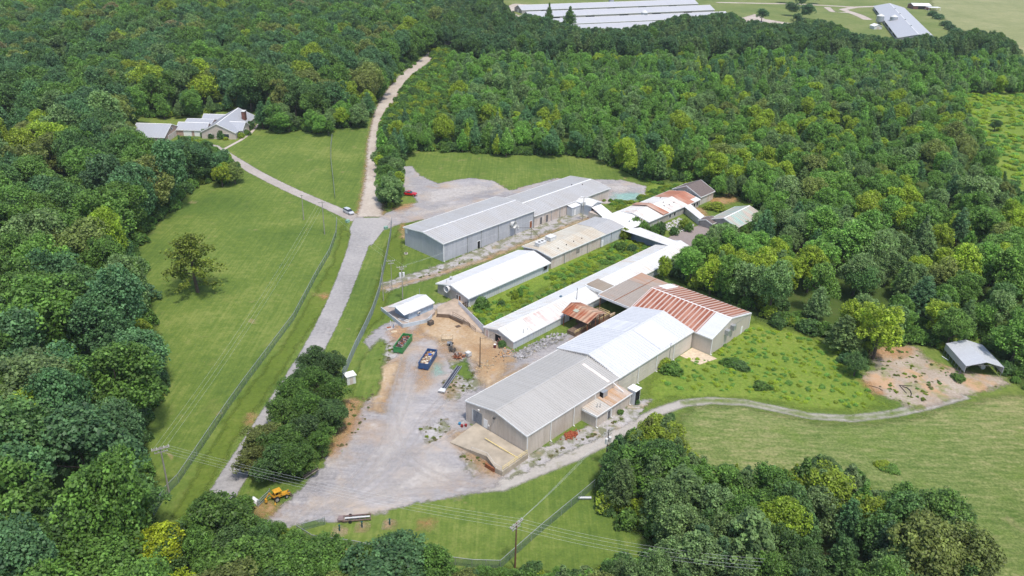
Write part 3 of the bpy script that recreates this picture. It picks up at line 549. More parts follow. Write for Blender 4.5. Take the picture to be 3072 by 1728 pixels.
m = MB(); m.box(.2, 4.6, -.4, 6.3, 2.4, 3.55); m.build('wall', offw, r)
m = MB(); p = [(0, 6.6, 4.0), (4.9, 6.6, 4.0), (4.6, -.3, 3.9), (-.5, -.3, 3.9)]; slab(m, p, .12); seams(m, [p[0], p[3], p[2], p[1]], .7)
m.build('roof', sheetmetal('tan_roof_metal', (.33, .28, .22), (.28, .2, .14), .5, slope='x'), r)
m = MB(); m.box(-.75, -.5, -.3, 6.6, 3.3, 4.05); m.build('fascia', white, r)
# ------------------------------------------------------------------ buildings at the far end
r = bld('blue_wall_passage', 'skewed white roofed passage with dark blue-grey side wall joining the long sheds', 'passage', 202.0, 120.8)
sk = [(-.4, 0), (3.6, -.3), (5.6, 14.5), (1.8, 17.5)]
m = MB(); m.hexa([(sk[0][0]+.3, 3.0, -.05), (sk[1][0]-.2, 3.0, -.05), (sk[2][0]-.2, 14.3, -.05), (sk[3][0]+.3, 17.0, -.05), (sk[0][0]+.3, 3.0, 2.8), (sk[1][0]-.2, 3.0, 2.8), (sk[2][0]-.2, 14.3, 2.8), (sk[3][0]+.3, 17.0, 2.8)])
m.build('wall', sheetmetal('slate_blue_wall', (.16, .20, .26), (.25, .27, .3), .7, slope='z', panvar=.25, pan=.4), r)
m = MB(); p = [(-.3, 17.8, 3.1), (-.9, 0, 3.4), (3.9, -1.2, 3.3), (5.9, 14.8, 3.0)]; slab(m, [p[1], p[2], p[3], p[0]], .1); seams(m, p, 1.0); m.build('roof', roofwhite('x'), r)
r = bld('tin_roof_barn', 'long white tin-roofed barn streaked with orange rust below the dark shingled shed', 'barn', 214.6, 137.0)
rustw = sheetmetal('white_rust_roof', (.74, .72, .68), (.46, .22, .12), .95, lo=.6, panvar=.1, pan=.7)
gable(r, 0, 31, 0, 12.3, 2.9, 4.2, wm=sheetmetal('grey_old_wall', (.45, .45, .44), (.3, .22, .15), .6, slope='z'), rm=rustw, yr=6.4, rib=.9, cap=False)
rf = [c for c in r.children if c.name.startswith('roof')][0]
m = MB(); zz = lambda v: (2.9+(4.2-2.9)/6.4*v if v < 6.4 else 4.2-(4.2-2.9)/5.9*(v-6.4))+.075
for (x0, x1, y0, y1) in ((23.2, 27.4, -.3, 6.35), (27.4, 31.2, 1.6, 6.35), (21.5, 31.2, 6.45, 12.5)):
    m.hexa([(x0, y0, zz(y0)-.03), (x1, y0, zz(y0)-.03), (x1, y1, zz(y1)-.03), (x0, y1, zz(y1)-.03), (x0, y0, zz(y0)), (x1, y0, zz(y0)), (x1, y1, zz(y1)), (x0, y1, zz(y1))])
tag(m.build('rusty_roof_sheet', sheetmetal('rust_red_roof', (.42, .17, .10), (.60, .42, .33), .8, lo=.5, panvar=.15, pan=.7), rf), 'orange rusted roof sheets')
m = MB(); p = [(8.2, 6.9, 4.62), (11.0, 6.9, 4.62), (11.2, -.4, 3.25), (8.0, -.4, 3.25)]; slab(m, p, .12); p = [(11.0, 6.9, 4.62), (8.2, 6.9, 4.62), (8.2, 12.7, 3.3), (11.2, 12.7, 3.3)]; slab(m, p, .12)
m.build('raised_roof_lip', sheetmetal('brown_rust_lip', (.50, .36, .28), (.42, .16, .08), 1.0, lo=.45), rf)
for x, y in ((14, 3.5), (16.5, 3), (16, 5.2), (19.5, 3.2), (12, 8.5), (20, 9)):
    m = MB(); m.box(x, x+.5, y, y+.25, zz(y)-.1, zz(y)+.1); m.build('roof_vent', dark, rf)
for x in (12.2, 15.0, 27.5, 29.3): quad_on(r, 'window', 'y', 0, x, x+1.1, .9, 2.1, dark, -.06, white)
r = bld('low_tin_shed', 'low white tin shed with brown lip between the cream roof and the barn', 'shed', 202.6, 137.6)
m = MB(); walls(m, .6, 11.8, .4, 11.4, 2.3, .9); m.build('wall', wallwht, r)
m = MB(); p = [(3.9, 11.6, 3.4), (12.3, 11.7, 3.3), (12.3, 5.2, 3.75), (8.6, 5.2, 3.75), (2.6, 5.2, 3.7)]
for q in ([(2.2, 12.0, 3.0), (12.3, 12.0, 3.0), (12.3, 6.0, 3.7), (1.6, 6.0, 3.7)], [(1.6, 6.0, 3.7), (12.3, 6.0, 3.7), (12.3, -.2, 2.7), (-.4, -.2, 2.7)]):
    slab(m, [q[3], q[2], q[1], q[0]] if q[0][1] > q[3][1] else q[::-1], .1)
    seams(m, q if q[0][1] < q[3][1] else [q[3], q[2], q[1], q[0]], .8)
m.build('roof', sheetmetal('white_roof_rust_streak', (.76, .75, .72), (.42, .22, .13), .8, lo=.64, panvar=.06), r)
m = MB(); m.obox((6.2, 3.0, 3.45), (.5, .4, .5), .3); m.build('roof_vent', galv, r)
r = bld('shingle_shed', 'dark brown shingled gable shed with white walls at the wood edge', 'shed', 247.4, 137.6)
gable(r, 0, 9.0, 0, 11.4, 3.3, 5.9, wm=sheetmetal('whitewash_wall', (.62, .60, .56), (.4, .25, .15), .6, slope='z'), rm=plain('brown_shingle', (.155, .125, .115), .95, var=.22, scale=2.2), yr=6.0, rib=0, seam=0, cap=False, fascia=True)
quad_on(r, 'loft_opening', 'x', 0, 2, 10, 2.3, 3.2, dark, -.05)
r = bld('slanting_passage', 'narrow white roofed passage slanting across the rocky court to the brown hut', 'passage', 229.8, 127.2)
m = MB(); p = [(6.4, 10.3, 2.6), (.0, -.3, 2.4), (3.8, .3, 2.4), (10.2, 10.0, 2.6)]; m2 = MB(); slab(m, [p[1], p[2], p[3], p[0]], .1); seams(m, [p[0], p[1], p[2], p[3]], .8); m.build('roof', roofwhite('x'), r)
m2.hexa([(.3, .1, 0), (3.4, .5, 0), (9.7, 9.6, 0), (6.7, 9.8, 0), (.3, .1, 2.25), (3.4, .5, 2.25), (9.7, 9.6, 2.4), (6.7, 9.8, 2.4)]); m2.build('wall', sheetmetal('grey_old_wall', (.4, .4, .4), (.3, .2, .15), .5, slope='z'), r)
r = bld('brown_hut', 'little hut with brown shingled roof at the end of the slanting passage', 'hut', 230.3, 122.6)
gable(r, 0, 4.0, 0, 4.6, 2.1, 2.9, wm=block, rm=MATS['brown_shingle'], rib=0, seam=0, cap=False)
r = bld('teal_roof_shed', 'wide shed with faded teal green roof, half hidden by trees', 'shed', 232.5, 114.8)
gable(r, 0, 16.5, 0, 9.8, 2.6, 4.3, wm=block, rm=sheetmetal('teal_faded_roof', (.36, .52, .47), (.52, .42, .36), .9, lo=.45, panvar=.12, pan=.8), rib=0, soh=.4)
# court surface
grid_sheet('brown_court', [np.array([AB(*q) for q in ((213.3, 128.5), (222, 128.3), (233.5, 127.0), (234.0, 119.0), (222.1, 118.7), (209.8, 118.0), (208.5, 124.8))])], ground_mat('court_surface', [(.3, (.24, .20, .185)), (.7, (.33, .28, .26))], .1, 1, .5, (.3, .5, .5), (3, .1)), .026, .6, 1, 0)
# ------------------------------------------------------------------ front group
r = bld('front_warehouse', 'big tan ribbed warehouse with grey roof and raised concrete dock, closest to camera', 'warehouse', 98.0, 84.9)
wall, roof = gable(r, 0, 29.6, 0, 16.9, 5.0, 6.6, wm=walltan, rm=sheetmetal('pale_grey_roof', (.44, .425, .40), (.38, .36, .33), .4, panvar=.06, pan=.9), yr=8.5, oh=.15, rib=.45, seam=.6, capm=MATS['pale_grey_roof'])
for x in (.12, 7.1, 14.4): downspout(r, x, -.05, 4.9)
m = MB(); p = [(26.1, 7.6, 6.52), (27.0, 7.6, 6.52), (27.0, .3, 5.15), (26.1, .3, 5.15)]; slab(m, p, .03); tag(m.build('skylight', plain('cream_skylight', (.66, .60, .55)), roof), 'cream translucent roof strip')
o = quad_on(r, 'roll_up_door', 'x', 0, 12.2, 14.6, 1.15, 3.9, plain('grey_shutter', (.17, .19, .22), .5), -.05, galv)
m = MB()
for i in range(9): m.box(-.09, -.05, 12.2, 14.6, 1.2+i*.3, 1.23+i*.3)
m.build('slat', galv, o)
quad_on(r, 'door', 'x', 0, 10.6, 11.7, 1.15, 3.2, white, -.05)
m = MB(); m.box(-.15, 0, 10.0, 10.35, 1.9, 2.3); m.build('switch_box', offw, r)
m = MB(); m.obox((-.25, 12.9, 4.7), (.35, .35, .3)); m.build('wall_lamp', offw, r)
m = MB(); m.obox((-.25, 8.6, 4.9), (.4, .4, .35)); m.build('wall_speaker', plain('dark_grey_paint', (.08, .08, .08)), r)
m = MB(); m.box(-.05, 0.0, 14.7, 15.1, 1.1, 3.9); m.build('corner_strip', offw, r)
hood(r, 23.7, -.55, 3.9, (1.5, 1.0, 1.4), 'x-', galv)
downspout(r, 21.3, -.05, 4.9)
m = MB(); m.tube((27.4, -.2, 4.8), (28.0, -2.6, 3.3), .1, n=6); m.build('vent_pipe', white, r)
# dock
r = bld('concrete_dock', 'raised tan concrete dock with pale yellow rails along the front warehouse', 'loading dock', 97.9, 84.0)
DK = [(-.05, .2), (-.05, 14.6), (-7.4, 14.6), (-6.3, 5.3), (-7.7, 1.7), (-7.5, 0)]
m = MB(); nn = len(DK); hz = [1.15, 1.15, .15, 1.1, 1.15, 1.15]; m.v += [(x, y, -.02) for x, y in DK]+[(x, y, z) for (x, y), z in zip(DK, hz)]
for i in range(nn): j = (i+1) % nn; m.f.append((j, i, nn+i, nn+j)); m.m.append(0)
m.f.append((nn+2, nn+1, nn, nn+3)); m.m.append(0); m.f.append((nn+3, nn, nn+5, nn+4)); m.m.append(0)
m.build('slab', plain('dock_concrete', (.385, .33, .255), .9, var=.2, scale=.5), r)
m = MB(); m.box(-2.6, -2.45, .8, 9.6, 1.16, 1.28); m.build('kerb_strip', yel, r)
m = MB()
def rail(m, pts, hs=(.5, 1.0), post=1.5, rr=.045):
    for a, b in zip(pts[:-1], pts[1:]):
        a = Vector(a); b = Vector(b); n = max(1, int((b-a).length/post))
        for h in hs: m.tube(a+Vector((0, 0, h)), b+Vector((0, 0, h)), rr, n=5)
        for i in range(n+1): q = a.lerp(b, i/n); m.tube(q, q+Vector((0, 0, hs[-1])), rr, n=5)
rail(m, [(-.3, .3, 1.15), (-7.4, .1, 1.15)]); m.build('railing', yel, r)
m = MB(); rail(m, [(-7.5, .3, 1.15), (-7.7, 1.8, 1.15), (-6.4, 5.2, 1.1), (-6.9, 9, .7)], (1.0,), 2.5, .03); m.build('railing', offw, r)
for (x, y) in ((-7.4, .1), (-7.6, 1.6)): m = MB(); m.tube((x, y, 0), (x, y, 1.3), .07); m.build('bollard', white, r)
m = MB(); m.box(-7.85, -7.55, 1.9, 4.3, .05, .9); m.build('bumper', rustm, r)
# annex
r = bld('annex', 'low tan lean-to annex with rust stained roof beside the front warehouse', 'annex', 115.2, 81.2)
m = MB(); walls(m, 0, 12.0, 0, 3.6, 2.75, .45); m.build('wall', walltan, r)
m = MB(); p = [(-.2, 3.65, 3.35), (12.2, 3.65, 3.35), (12.2, -.25, 2.95), (-.2, -.25, 2.95)]; slab(m, p, .12); seams(m, p, .6)
rf = m.build('roof', sheetmetal('dusty_roof', (.50, .47, .42), (.5, .36, .24), .5, panvar=.05), r)
m = MB(); p = [(4.9, 3.6, 3.40), (12.1, 3.6, 3.40), (12.1, -.2, 3.0), (4.9, -.2, 3.0)]; slab(m, p, .03); seams(m, p, .3, .03); tag(m.build('rusty_roof_sheet', sheetmetal('orange_rust_sheet', (.48, .30, .17), (.58, .54, .50), .8, lo=.52, panvar=.2, pan=.3), rf), 'orange rusted roof half')
m = MB(); m.box(-.3, -.16, -.3, 3.6, 2.7, 3.15); m.box(-.2, 12.3, -.36, -.25, 2.75, 3.02); m.build('fascia', white, r)
for x in (.1, 5.2, 11.8): downspout(r, x, -.05, 2.8)
for p_ in ((2.3, 1.6), (2.8, 1.2)): m = MB(); m.tube((*p_, 3), (*p_, 4.1), .08); m.build('vent_pipe', galv, rf)
quad_on(r, 'door', 'y', 0, 4.0, 4.9, .1, 2.1, plain('grey_door', (.10, .10, .11)), -.05, white)
r = bld('white_booth', 'narrow white booth with flat roof at the far end of the annex', 'booth', 127.5, 80.2)
m = MB()
for x0, x1, y0, y1 in ((0, .1, 0, 2.0), (.1, 1.9, 1.9, 2.0), (1.8, 1.9, 0, 1.9)): m.box(x0, x1, y0, y1, 0, 3.6)
m.build('wall', sheetmetal('booth_wall', (.62, .64, .66), (.5, .45, .4), .3, slope='z'), r)
m = MB(); m.box(-.15, 2.1, -.2, 2.1, 3.6, 3.75); m.build('roof', white, r)
m = MB(); m.box(.15, 1.75, .02, .08, 0, 3.5); m.box(.12, 1.78, -.04, .1, 1.7, 1.85); m.build('doorway', dark, r)
# middle white roof
r = bld('white_roof_warehouse', 'white roofed warehouse with faint grey roof patches joining the front warehouse', 'warehouse', 127.8, 85.0)
r2m = sheetmetal('bright_white_roof', (.60, .61, .63), (.56, .57, .60), .5, panvar=.05, pan=.9, lo=.5)
wall, roof = gable(r, .05, 29.8, 0, 17.4, 5.0, 7.1, wm=sheetmetal('warm_beige_wall', (.63, .58, .50), (.4, .35, .28), .3, slope='z', pan=1.2), rm=r2m, yr=8.6, oh=.0, rib=0, seam=.9, soh=.3, capm=r2m)
m = MB(); f1 = lambda v: 5.0+2.1/8.6*v+.07; f2 = lambda v: 7.1-2.1/8.8*(v-8.6)+.07
for (x0, x1, y0, y1, fn) in ((16.5, 23.5, .2, 8.2, f1), (14.5, 20.5, 9.0, 17.2, f2)):
    m.hexa([(x0, y0, fn(y0)-.02), (x1, y0, fn(y0)-.02), (x1, y1, fn(y1)-.02), (x0, y1, fn(y1)-.02), (x0, y0, fn(y0)), (x1, y0, fn(y0)), (x1, y1, fn(y1)), (x0, y1, fn(y1))])
tag(m.build('roof_patch', sheetmetal('grey_white_patch', (.56, .57, .60), (.68, .69, .71), .8, panvar=.16, pan=.5, slope='x', lo=.4), roof), 'greyer patch of white roof')
m = MB(); n = 34
for s in (0, 1):
    for i in range(n//2):
        y = (i+.5)/(n/2)*8.4+(.1 if s == 0 else 8.8); z = (f1 if s == 0 else f2)(y)-.14
        m.box(-.28, -.02, y-.12, y+.12, z-.12, z+.05)
m.build('roof_edge_flashing', plain('grey_flashing', (.25, .24, .24)), roof)
for x in (7.5, 14.7, 21.9): downspout(r, x, -.05, 4.9)
for z in (1.2, 2.4, 3.6): m = MB(); m.box(.2, 29.6, -.03, 0, z, z+.04); m.build('wall_rail', walltan, r)
# cross building
r = bld('rust_striped_warehouse', 'warehouse with rust red striped roof set crosswise behind the white roofed one', 'warehouse', 158.2, 80.0)
wall, roof = gable(r, 0, 18.9, 0, 23.3, 4.5, 6.9, ax='b', wm=sheetmetal('cream_wall', (.55, .50, .44), (.45, .38, .3), .3, slope='z', pan=1.0), rm=r2m, yr=8.6, oh=.1, rib=0, seam=0)
red = sheetmetal('rust_red_roof_metal', (.27, .085, .045), (.50, .26, .18), .7, slope='x', lo=.5, panvar=.0)
zs1 = lambda x: 4.5+2.4/8.6*x+.08; zs2 = lambda x: 6.9-2.4/10.3*(x-8.6)+.08
mr, mp = MB(), MB()
for fn, x0, x1, ys in ((zs1, -.05, 8.4, 4.3), (zs2, 8.8, 18.9, .4)):
    sk_ = 0.0
    y = ys; 
    mr.hexa([(x0, y, fn(x0)-.06), (x1, y, fn(x1)-.06), (x1, 23.3, fn(x1)-.06), (x0, 23.3, fn(x0)-.06), (x0, y, fn(x0)), (x1, y, fn(x1)), (x1, 23.3, fn(x1)), (x0, 23.3, fn(x0))])
    k = 0
    while y+k*1.22 < 23.0:
        yy = y+k*1.22+.1; wd = .42
        mp.hexa([(x0, yy, fn(x0)-.02), (x1, yy, fn(x1)-.02), (x1, yy+wd, fn(x1)-.02), (x0, yy+wd, fn(x0)-.02), (x0, yy+.06, fn(x0)+.10), (x1, yy+.06, fn(x1)+.10), (x1, yy+wd-.06, fn(x1)+.10), (x0, yy+wd-.06, fn(x0)+.10)]); k += 1
sh = mr.build('rusty_roof_sheet', red, roof); mp.build('pale_lap', sheetmetal('pink_white_lap', (.54, .43, .38), (.45, .2, .12), .6, slope='x', lo=.55), sh)
tag(sh, 'rust red roof sheeting')
m = MB(); m.hexa([(11.5, 20.8, zs2(11.5)), (17.6, 20.8, zs2(17.6)), (17.6, 23.4, zs2(17.6)), (11.5, 23.4, zs2(11.5)), (11.5, 20.8, zs2(11.5)+.15), (17.6, 20.8, zs2(17.6)+.15), (17.6, 23.4, zs2(17.6)+.15), (11.5, 23.4, zs2(11.5)+.15)]); m.build('white_roof_sheet', white, roof)
hood(r, 6.6, -.5, 3.9, (1.2, 1.0, 1.3), 'x+', galv); hood(r, 9.2, -.5, 4.3, (1.2, 1.0, 1.3), 'x+', galv)
m = MB(); m.box(8.0, 18.9, -.04, 0, 4.3, 4.42); m.build('wall_rail', galv, r)
downspout(r, .1, -.05, 4.4); downspout(r, 18.7, -.05, 4.4)
m = MB(); m.box(14.5, 15.4, -.05, 0, 0, 2.1); m.build('door', white, r)
r2 = bld('corner_apron', 'small sandy concrete apron in the corner by the striped warehouse', 'apron', 152.5, 79.3)
m = MB(); m.hexa([(0, 0, 0), (5.4, -1.5, 0), (5.6, 5.5, 0), (.2, 5.5, 0), (0, 0, .12), (5.4, -1.5, .12), (5.6, 5.5, .12), (.2, 5.5, .12)]); m.build('slab', plain('apron_pale', (.58, .47, .34), .9), r2)
# flat tan roof, open to the yard
r = bld('open_canopy', 'broad flat tan roof canopy with rusty far edge, dark and open underneath', 'canopy', 157.2, 103.4)
m = MB(); p = [(-.3, 9.7, 4.75), (19.4, 9.9, 4.75), (19.4, -.1, 4.45), (-.3, -.1, 4.45)]; slab(m, p, .16); seams(m, p, .75, .04)
rf = m.build('roof', sheetmetal('tan_canopy_roof', (.36, .31, .265), (.50, .26, .14), .5, panvar=.05, lo=.62), r)
m = MB(); p = [(12.8, 9.6, 4.80), (19.3, 9.8, 4.80), (19.3, 0, 4.50), (14.8, 0, 4.50)]; slab(m, p, .02); tag(m.build('rusty_roof_sheet', sheetmetal('canopy_rust', (.46, .24, .13), (.38, .32, .27), .9, lo=.42, panvar=.1, pan=.75), rf), 'rust stained end of roof')
m = MB(); m.box(-.42, -.3, -.1, 9.8, 4.2, 4.8); m.box(-.3, 19.4, 9.85, 9.97, 4.4, 4.85); m.build('fascia', white, r)
m = MB(); m.box(4.4, 4.5, 4.78, 4.84, 4.6, 4.7); m.box(-.3, 19.4, 4.75, 4.87, 4.62, 4.72); m.build('roof_joint', rustm, rf)
for i, x in enumerate((0, 6, 12, 18.6)):
    for y in (.4, 9.2):
        m = MB(); m.box(x, x+.2, y, y+.2, 0, 4.4); m.build('post', rustm, r)
m = MB(); m.box(9.8, 10.0, .3, 9.5, 0, 4.3); m.box(10, 19, 9.3, 9.5, 0, 4.3); m.build('shade_panel', dark, r)  # near-black panels stand in for the shade under the open roof
# rusty awning with timber ramp
r = bld('rusty_awning', 'rusty tin gable awning on brown posts in front of the long white shed', 'awning', 143.7, 106.1)
m = MB(); A = [(4.2, 8.9, 5.0), (4.2, 0, 5.0), (-.1, -.1, 3.9), (-.1, 8.4, 3.9)]; B = [(4.2, 0, 5.0), (4.2, 8.9, 5.0), (7.6, 8.3, 4.0), (7.6, -.1, 4.0)]
rt = sheetmetal('patchy_rust_tin', (.50, .36, .25), (.30, .09, .04), 1.0, slope='x', lo=.47, panvar=.55, pan=.42)
for p in (A, B): slab(m, p, .06); seams(m, p, .6, .05, .07)
rf = m.build('roof', rt, r); m = MB(); m.hexa([(1.8, 4.9, 4.46), (2.8, 4.9, 4.72), (2.8, 6.3, 4.72), (1.8, 6.3, 4.46), (1.8, 4.9, 4.5), (2.8, 4.9, 4.76), (2.8, 6.3, 4.76), (1.8, 6.3, 4.5)]); tag(m.build('roof_patch', plain('green_grey_tin', (.40, .42, .33)), rf), 'square grey-green tin patch')
for x, y in ((.3, .3), (3.6, .3), (6.9, .3), (.3, 7.8), (6.9, 7.8), (5.2, .3)): m = MB(); m.box(x, x+.16, y, y+.16, 0, 4.0+(.6 if 2 < x < 6 else 0)); m.build('post', rustm, r)
m = MB(); m.box(.3, 7.0, .36, .46, 3.6, 3.8); m.box(.3, 7, .36, .42, .9, 1.0); m.build('beam', wood, r)
r = bld('timber_ramp', 'timber ramp and platform with pale yellow rails under the rusty awning', 'ramp', 141.8, 108.2)
m = MB(); m.box(0, 6, .2, 2.7, 0, 1.0); m.box(6, 15.0, .0, 4.8, 0, 1.15); m.build('deck', wood, r)
m = MB(); rail(m, [(-.2, .1, .95), (6, .1, 1.0)], (.4, .8), 1.5, .04); rail(m, [(9.0, .0, 1.15), (13.8, .0, 1.15), (13.8, 3.3, 1.15)], (.5, 1.0), 1.5, .05); m.build('railing', yel, r)
m = MB(); m.box(13.4, 15.6, -.6, -.3, .9, 1.5); m.build('board_screen', lwood, r)
grid_sheet('ramp_clay', [np.array([AB(*q) for q in ((139.5, 103.8), (140, 108), (143, 108), (157, 107.5), (157, 103.2), (145, 102.6))])], clay, .024, .6, 1.5, 0)
# ------------------------------------------------------------------ carport
gx = (105.8+114.3)/2
r = empty('carport', (105.8, 164.3, 0), math.radians(-1)); tag(r, 'white open-ended metal carport standing alone on the gravel lot', 'carport')
m = MB(); W_, D_ = 8.6, 10.4
for p in ([(4.3, -.2, 4.0), (4.3, D_, 4.0), (-.1, D_, 2.75), (-.1, -.2, 2.75)], [(4.3, D_, 4.0), (4.3, -.2, 4.0), (W_+.1, -.2, 2.75), (W_+.1, D_, 2.75)]): slab(m, p, .06); seams(m, p, .5, .03, .05)
m.build('roof', sheetmetal('carport_roof', (.50, .52, .55), (.5, .5, .5), .2, slope='x', panvar=.03), r)
for s, x in ((0, -.1), (1, W_+.04)):
    m = MB(); m.box(x, x+.06, -.1, D_-.05, 1.15, 2.8)
    for k in range(24): m.box(x-.03, x+.09, -.1+k*.44, -.04+k*.44, 1.15, 2.75)
    m.build('side_panel', sheetmetal('carport_side', (.50, .53, .57), (.4, .4, .4), .3, slope='z', pan=.44, panvar=.15), r)
for k in range(8):
    for x in (.02, W_-.08): m = MB(); m.box(x, x+.07, k*1.47, k*1.47+.07, 0, 2.75); m.build('post', galv, r)
m = MB(); m.tube((0, 0, 2.75), (4.3, 0, 3.95), .04); m.tube((W_, 0, 2.75), (4.3, 0, 3.95), .04); m.tube((0, 0, 2.1), (1.2, 0, 3.0), .03); m.tube((W_, 0, 2.1), (W_-1.2, 0, 3.0), .03); m.tube((1.2, 0, 3.0), (W_-1.2, 0, 3.0), .03); m.build('truss', galv, r)
o = MB(); o.tube((6.2, 3.2, .55), (6.2, 4.6, .55), .55, n=16); o.tube((6.2, 3.9, 1.0), (6.2, 3.9, 1.3), .2); o = o.build('water_tank', white, None); o.location = (105.8, 164.3, 0); tag(o, 'small white plastic tank standing under the carport', 'tank')
o = MB(); o.tube((0, 0, .15), (.7, -1.9, .15), .09); o = o.build('white_pipe', white, None); q = G(2825, 1070); o.location = (q[0], q[1], 0); tag(o, 'short white pipe lying on the ground left of the carport', 'pipe')
def hose(name, pts, label, r_=.07, mat=blacks, cat='pipe'):
    m = MB(); P = [G(*p) for p in pts]; m.path([(q[0], q[1], r_+.03) for q in P], r_, 6); o = m.build(name, mat); tag(o, label, cat); return o
kk = lambda u, v: (2348+u*.27817, 850+v*.27817)
hose('black_hose', [kk(1395, 1110), kk(1330, 1108), kk(1258, 1103), kk(1290, 1140), kk(1335, 1188)], 'straight black hose lying bent on the carport gravel')
hose('black_hose', [kk(1290, 1118), kk(1340, 1130), kk(1375, 1160), kk(1388, 1195), kk(1380, 1225)], 'curved black hose looping over the carport gravel', .09)
hose('dark_branch', [kk(930, 1105), kk(990, 1120), kk(1040, 1135), kk(1078, 1162)], 'dark fallen branch lying beside the cedar bush on the gravel', .08, wood, 'branch')
# ------------------------------------------------------------------ brick house with garages (upper left)
brick = plain('pinkish_brick', (.42, .29, .235), .9, var=.15, scale=3); pale = plain('pale_siding', (.52, .45, .40), .85, var=.08)
hroof = lambda s: sheetmetal('house_roof_'+s, (.38, .395, .43), (.42, .42, .43), .3, slope=s, panvar=.03, pan=.6)
r = empty('garage', (-161, 332.2, 0), math.radians(-1)); tag(r, 'detached two-door garage with grey metal roof beside the house', 'garage')
gable(r, .3, 14.6, .2, 17.0, 2.8, 6.2, wm=brick, rm=hroof('y'), rib=0, seam=.9, oh=.3)
for y in (4.2, 8.8): quad_on(r, 'garage_door', 'x', 14.6, y, y+3.6, 0, 2.3, pale, .05, white)
quad_on(r, 'window', 'x', 14.6, 8.0, 9.4, 3.6, 4.6, glass, .05, white); quad_on(r, 'window', 'y', .2, 9.6, 10.7, 1, 2.0, glass, -.05, white)
r = empty('house', (-146.4, 341.5, 0), math.radians(-1)); tag(r, 'low sprawling brick house with grey metal roofs at the wood edge', 'house')
gable(r, .3, 13, 3.3, 11.0, 2.8, 5.0, wm=brick, rm=hroof('y'), rib=0, seam=.9, oh=.3)
gable(r, .6, 12, 11.3, 21.0, 3.0, 4.2, wm=brick, rm=hroof('y'), rib=0, seam=.9, oh=.3)
gable(r, 5, 17, 21.3, 27, 3.0, 4.4, wm=brick, rm=hroof('y'), rib=0, seam=.9, oh=.3)
w_, rf = gable(r, 12.3, 26.8, .2, 28.2, 3.05, 6.6, ax='b', wm=pale, rm=hroof('x'), rib=0, seam=.9, oh=.3, yr=19.2)
gable(r, 20.2, 28.4, 4.6, 13.5, 3.05, 5.4, wm=pale, rm=hroof('y'), rib=0, seam=.9, oh=.3)
m = MB(); m.box(24.2, 25.6, 17.5, 20.0, 3, 7.6); o = m.build('chimney', plain('dark_brick', (.16, .07, .05)), rf); m = MB(); m.box(24.05, 25.75, 17.35, 20.15, 7.6, 7.8); m.build('chimney_cap', offw, o)
for x in (3.3, 8.0): quad_on(r, 'garage_door', 'y', 3.3, x, x+3.4, 0, 2.2, white, -.05, offw)
for x, w2 in ((18.8, .9), (21.4, 2.6)): quad_on(r, 'window', 'y', .2, x, x+w2, .8, 2.3, glass, -.05, white)
quad_on(r, 'window', 'y', .2, 15.2, 16.6, .2, 2.3, glass, -.05, white)
quad_on(r, 'window', 'x', 28.4, 6.2, 9.5, .8, 2.3, glass, .05, white); quad_on(r, 'window', 'x', 26.8, 15.5, 18, .8, 2.3, glass, .05, white)
o = MB(); o.obox((0, 0, .45), (1.6, 1.0, .9)); o.obox((0, 0, .95), (1.7, 1.1, .12)); q = G(640, 412); o = o.build('white_tank', white); o.location = (q[0], q[1], 0); tag(o, 'small white box tank on the lawn before the house', 'tank')
# ------------------------------------------------------------------ distant poultry barns
def longbarn(ax, ay, bx, by, width, eave, ridge, label, group='long poultry barns', off=0):
    L = math.hypot(bx-ax, by-ay); an = math.atan2(by-ay, bx-ax); r = empty('poultry_barn', (ax, ay, 0), an); tag(r, label, 'barn', group)
    gable(r, 0, L, 0, width, eave, ridge, wm=plain('barn_wall', (.36, .34, .33), .9), rm=sheetmetal('barn_roof', (.44, .445, .47), (.5, .5, .5), .2, panvar=.02, pan=3), rib=0, seam=0, oh=.3)
    for i in range(5): m = MB(); m.box(L*(.1+.18*i), L*(.1+.18*i)+9, -.05, 0, .8, 2.0); m.build('curtain_opening', dark, r)
    quad_on(r, 'door', 'x', 0, width*.4, width*.6, 0, 2.6, white, -.05)
    return r
d = np.array([168.5, 80.0]); d /= np.hypot(*d); nrm = np.array([-d[1], d[0]])
r1_ = longbarn(2.0, 753, 2+d[0]*188, 753+d[1]*188, 15.5, 3, 6.2, 'longest grey roofed poultry barn, farthest of the row at the top')
r2_ = longbarn(9.0, 711, 9+d[0]*188, 711+d[1]*188, 15.5, 3, 6.2, 'poultry barn second from the far end of the row')
r3_ = longbarn(14, 668, 14+d[0]*188, 668+d[1]*188, 15.5, 3, 6.2, 'poultry barn third from the far end of the row')
r4_ = longbarn(20, 633.5, 20+d[0]*186, 633.5+d[1]*186, 15.5, 3, 6.2, 'nearest poultry barn of the row, partly hidden by pine tops')
d5 = np.array([-57.2, -197.4]); an5 = math.atan2(d5[1], d5[0])
r = longbarn(291.0, 652.0, 291+57.5, 652+198, -29, 3.2, 7.2, 'single wide grey roofed poultry barn standing apart on the farm lawn', group='') if False else None
r = empty('poultry_barn', (291.2, 654.0, 0), math.atan2(197.4, 57.2)); tag(r, 'single wide poultry barn standing apart at the upper right, feed silos beside it', 'barn')
gable(r, 0, 206, -27.5, 0, 3.2, 6.6, wm=plain('barn_wall2', (.40, .38, .36), .9), rm=MATS['barn_roof'], rib=0, seam=0, oh=.4)
for i in range(6): m = MB(); m.box(14+30*i, 34+30*i, 0, .06, .8, 2.2); m.build('curtain_opening', dark, r)
for i in range(4): m = MB(); m.tube((45+38*i, -13.8, 6.6), (45+38*i, -13.8, 7.3), .6, n=10); m.build('roof_vent', galv, r)
